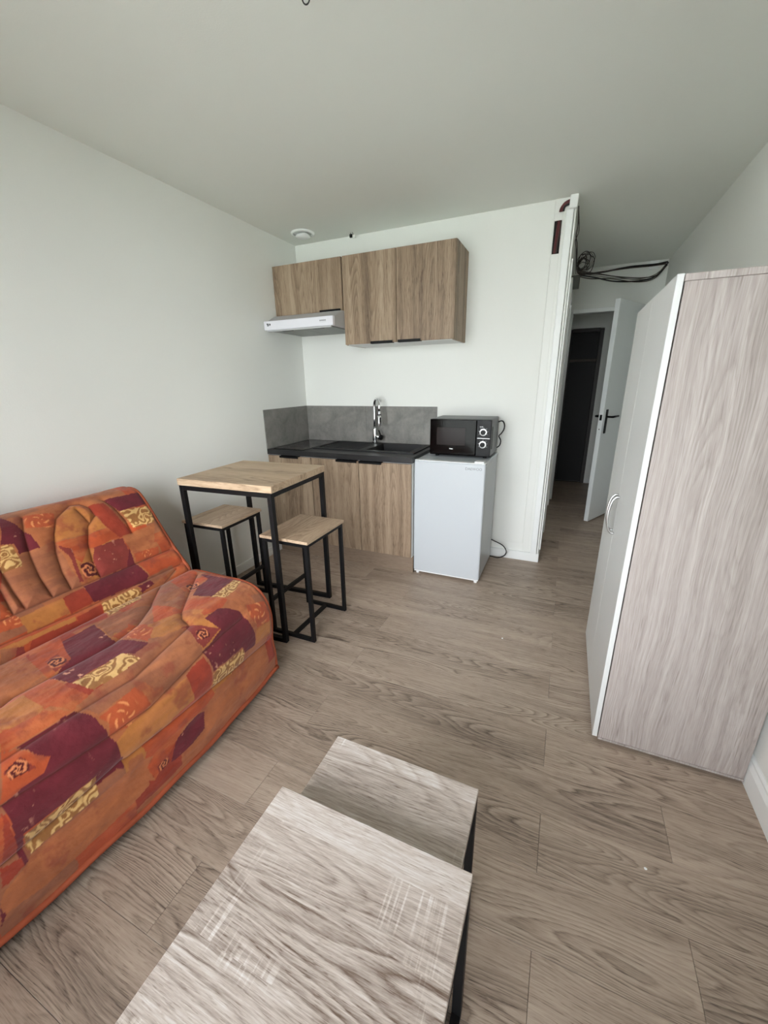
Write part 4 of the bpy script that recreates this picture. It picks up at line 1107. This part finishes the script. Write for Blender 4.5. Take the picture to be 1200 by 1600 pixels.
def cushion(name, P, off):
    X, Z, t, nx, nz = prof_curve(P, STEP)
    ny = int((Y_FAR - Y_NEAR) / STEP)
    yy = np.linspace(Y_FAR, Y_NEAR, ny)
    U, V = np.meshgrid(yy * 1000, (t + off) * 1000, indexing='ij')
    Xg = np.repeat(X[None], ny, 0); Zg = np.repeat(Z[None], ny, 0)
    Yg = np.repeat(yy[:, None], len(t), 1)
    D = seam_dist(U, V)
    puff = 0.014 * (1 - np.exp(-D / 14.0)) - 0.008
    wr = 0.005 * (fbm(U / 120 + 0.4 * fbm(U / 60, V / 60, 3), V / 60, 81, 4) - 0.5) * 2 * np.clip(1.2 - np.exp(-D / 30.0), 0, 1)
    # rounded ends: pull the cloth in over the last centimetres
    e = np.minimum(np.abs(Yg - Y_FAR), np.abs(Yg - Y_NEAR))
    er = 0.030
    ins = np.where(e < er, er - np.sqrt(np.clip(er ** 2 - (er - e) ** 2, 0, None)), 0) * 0.8
    edge = np.clip(np.minimum(t - t[0], t[-1] - t) / 0.05, 0, 1)[None]
    hgt = (puff + wr) * edge - ins
    PX = Xg + bow_(Yg, Xg) + nx[None] * hgt
    PZ = Zg + nz[None] * hgt
    n_t = len(t)
    verts = np.stack([PX - SO[0], Yg - SO[1], PZ - SO[2]], -1).reshape(-1, 3)
    i = np.arange(ny - 1)[:, None] * n_t + np.arange(n_t - 1)[None]
    faces = np.stack([i, i + 1, i + n_t + 1, i + n_t], -1).reshape(-1, 4)
    me = bpy.data.meshes.new(name)
    me.vertices.add(len(verts)); me.vertices.foreach_set('co', verts.astype(np.float32).ravel())
    me.loops.add(faces.size); me.loops.foreach_set('vertex_index', faces.astype(np.int32).ravel())
    me.polygons.add(len(faces))
    me.polygons.foreach_set('loop_start', np.arange(0, faces.size, 4, dtype=np.int32))
    me.polygons.foreach_set('use_smooth', np.ones(len(faces), bool))
    me.update(calc_edges=True)
    ca = me.color_attributes.new('print', 'FLOAT_COLOR', 'POINT')
    C = print_colour(U, V)
    # stitched grooves: groove shade painted into the cloth colour along the seam
    th = np.exp(-(D / 3.0) ** 2)[..., None] * 0.60
    C = C * (1 - th) + np.array(lin((84, 38, 28))[:3]) * th
    rgba = np.concatenate([C, np.ones(C.shape[:2] + (1,))], -1).reshape(-1, 4)
    ca.data.foreach_set('color', np.clip(rgba, 0, 1).astype(np.float32).ravel())
    return link(name, me, M_CLOTH, sofa), (X, Z, nx, nz)
bc, pb = cushion('backrest', BACK, 0.0)
sc_, ps = cushion('seat', SEAT, LB)

# end panels close the cover; piping runs along its edges
def end_panel(y, sgn):
    out = [(x, z) for x, z in zip(pb[0][::6], pb[1][::6])] + [(x, z) for x, z in zip(ps[0][::6], ps[1][::6])]
    # shrink a little so that it sits inside the rounded cloth edge
    cx, cz = 0.42, 0.36
    poly = [(cx + (x - cx) * 0.955 , cz + (z - cz) * 0.955) for x, z in out]
    poly = [(x, max(z, 0.035)) for x, z in poly] + [(0.93, 0.03), (0.05, 0.03)]
    return prism('end_panel', poly, 'Y', y - 0.012, y + 0.012, M_PIPING, sofa, SO)
end_panel(Y_FAR - 0.014, 1); end_panel(Y_NEAR + 0.014, -1)
prism('frame', [(0.06, 0.04), (0.06, 0.40), (0.90, 0.40), (0.90, 0.04)], 'Y', Y_NEAR + 0.05, Y_FAR - 0.05, M_SOFABASE, sofa, SO)
for xx in (0.1, 0.86):
    for yy in (Y_NEAR + 0.12, Y_FAR - 0.12):
        boxes('foot', [(xx - 0.03, xx + 0.03, yy - 0.03, yy + 0.03, 0.0, 0.04)], M_BLKPL, sofa, 0, SO)
def pip(name, pts, rad):
    return tube(name, [Vector(p) - SO for p in pts], rad, M_PIPING, sofa, 8)
yE = Y_FAR - 0.001
back_pts = [(x - nx_ * 0.012, yE, z - nz_ * 0.012) for x, z, nx_, nz_ in zip(pb[0][132::5], pb[1][132::5], pb[2][132::5], pb[3][132::5])]
seat_pts = [(x - nx_ * 0.012, yE, z - nz_ * 0.012) for x, z, nx_, nz_ in zip(ps[0][::5], ps[1][::5], ps[2][::5], ps[3][::5])]
pip('piping', back_pts, 0.011)
pip('piping', seat_pts, 0.011)
yl = np.linspace(Y_FAR - 0.005, Y_NEAR + 0.005, 60)
pip('piping', [(0.957 + float(bow_(y, 0.957)) + 0.002, float(y), 0.040 + 0.003 * math.sin(y * 23)) for y in yl], 0.010)
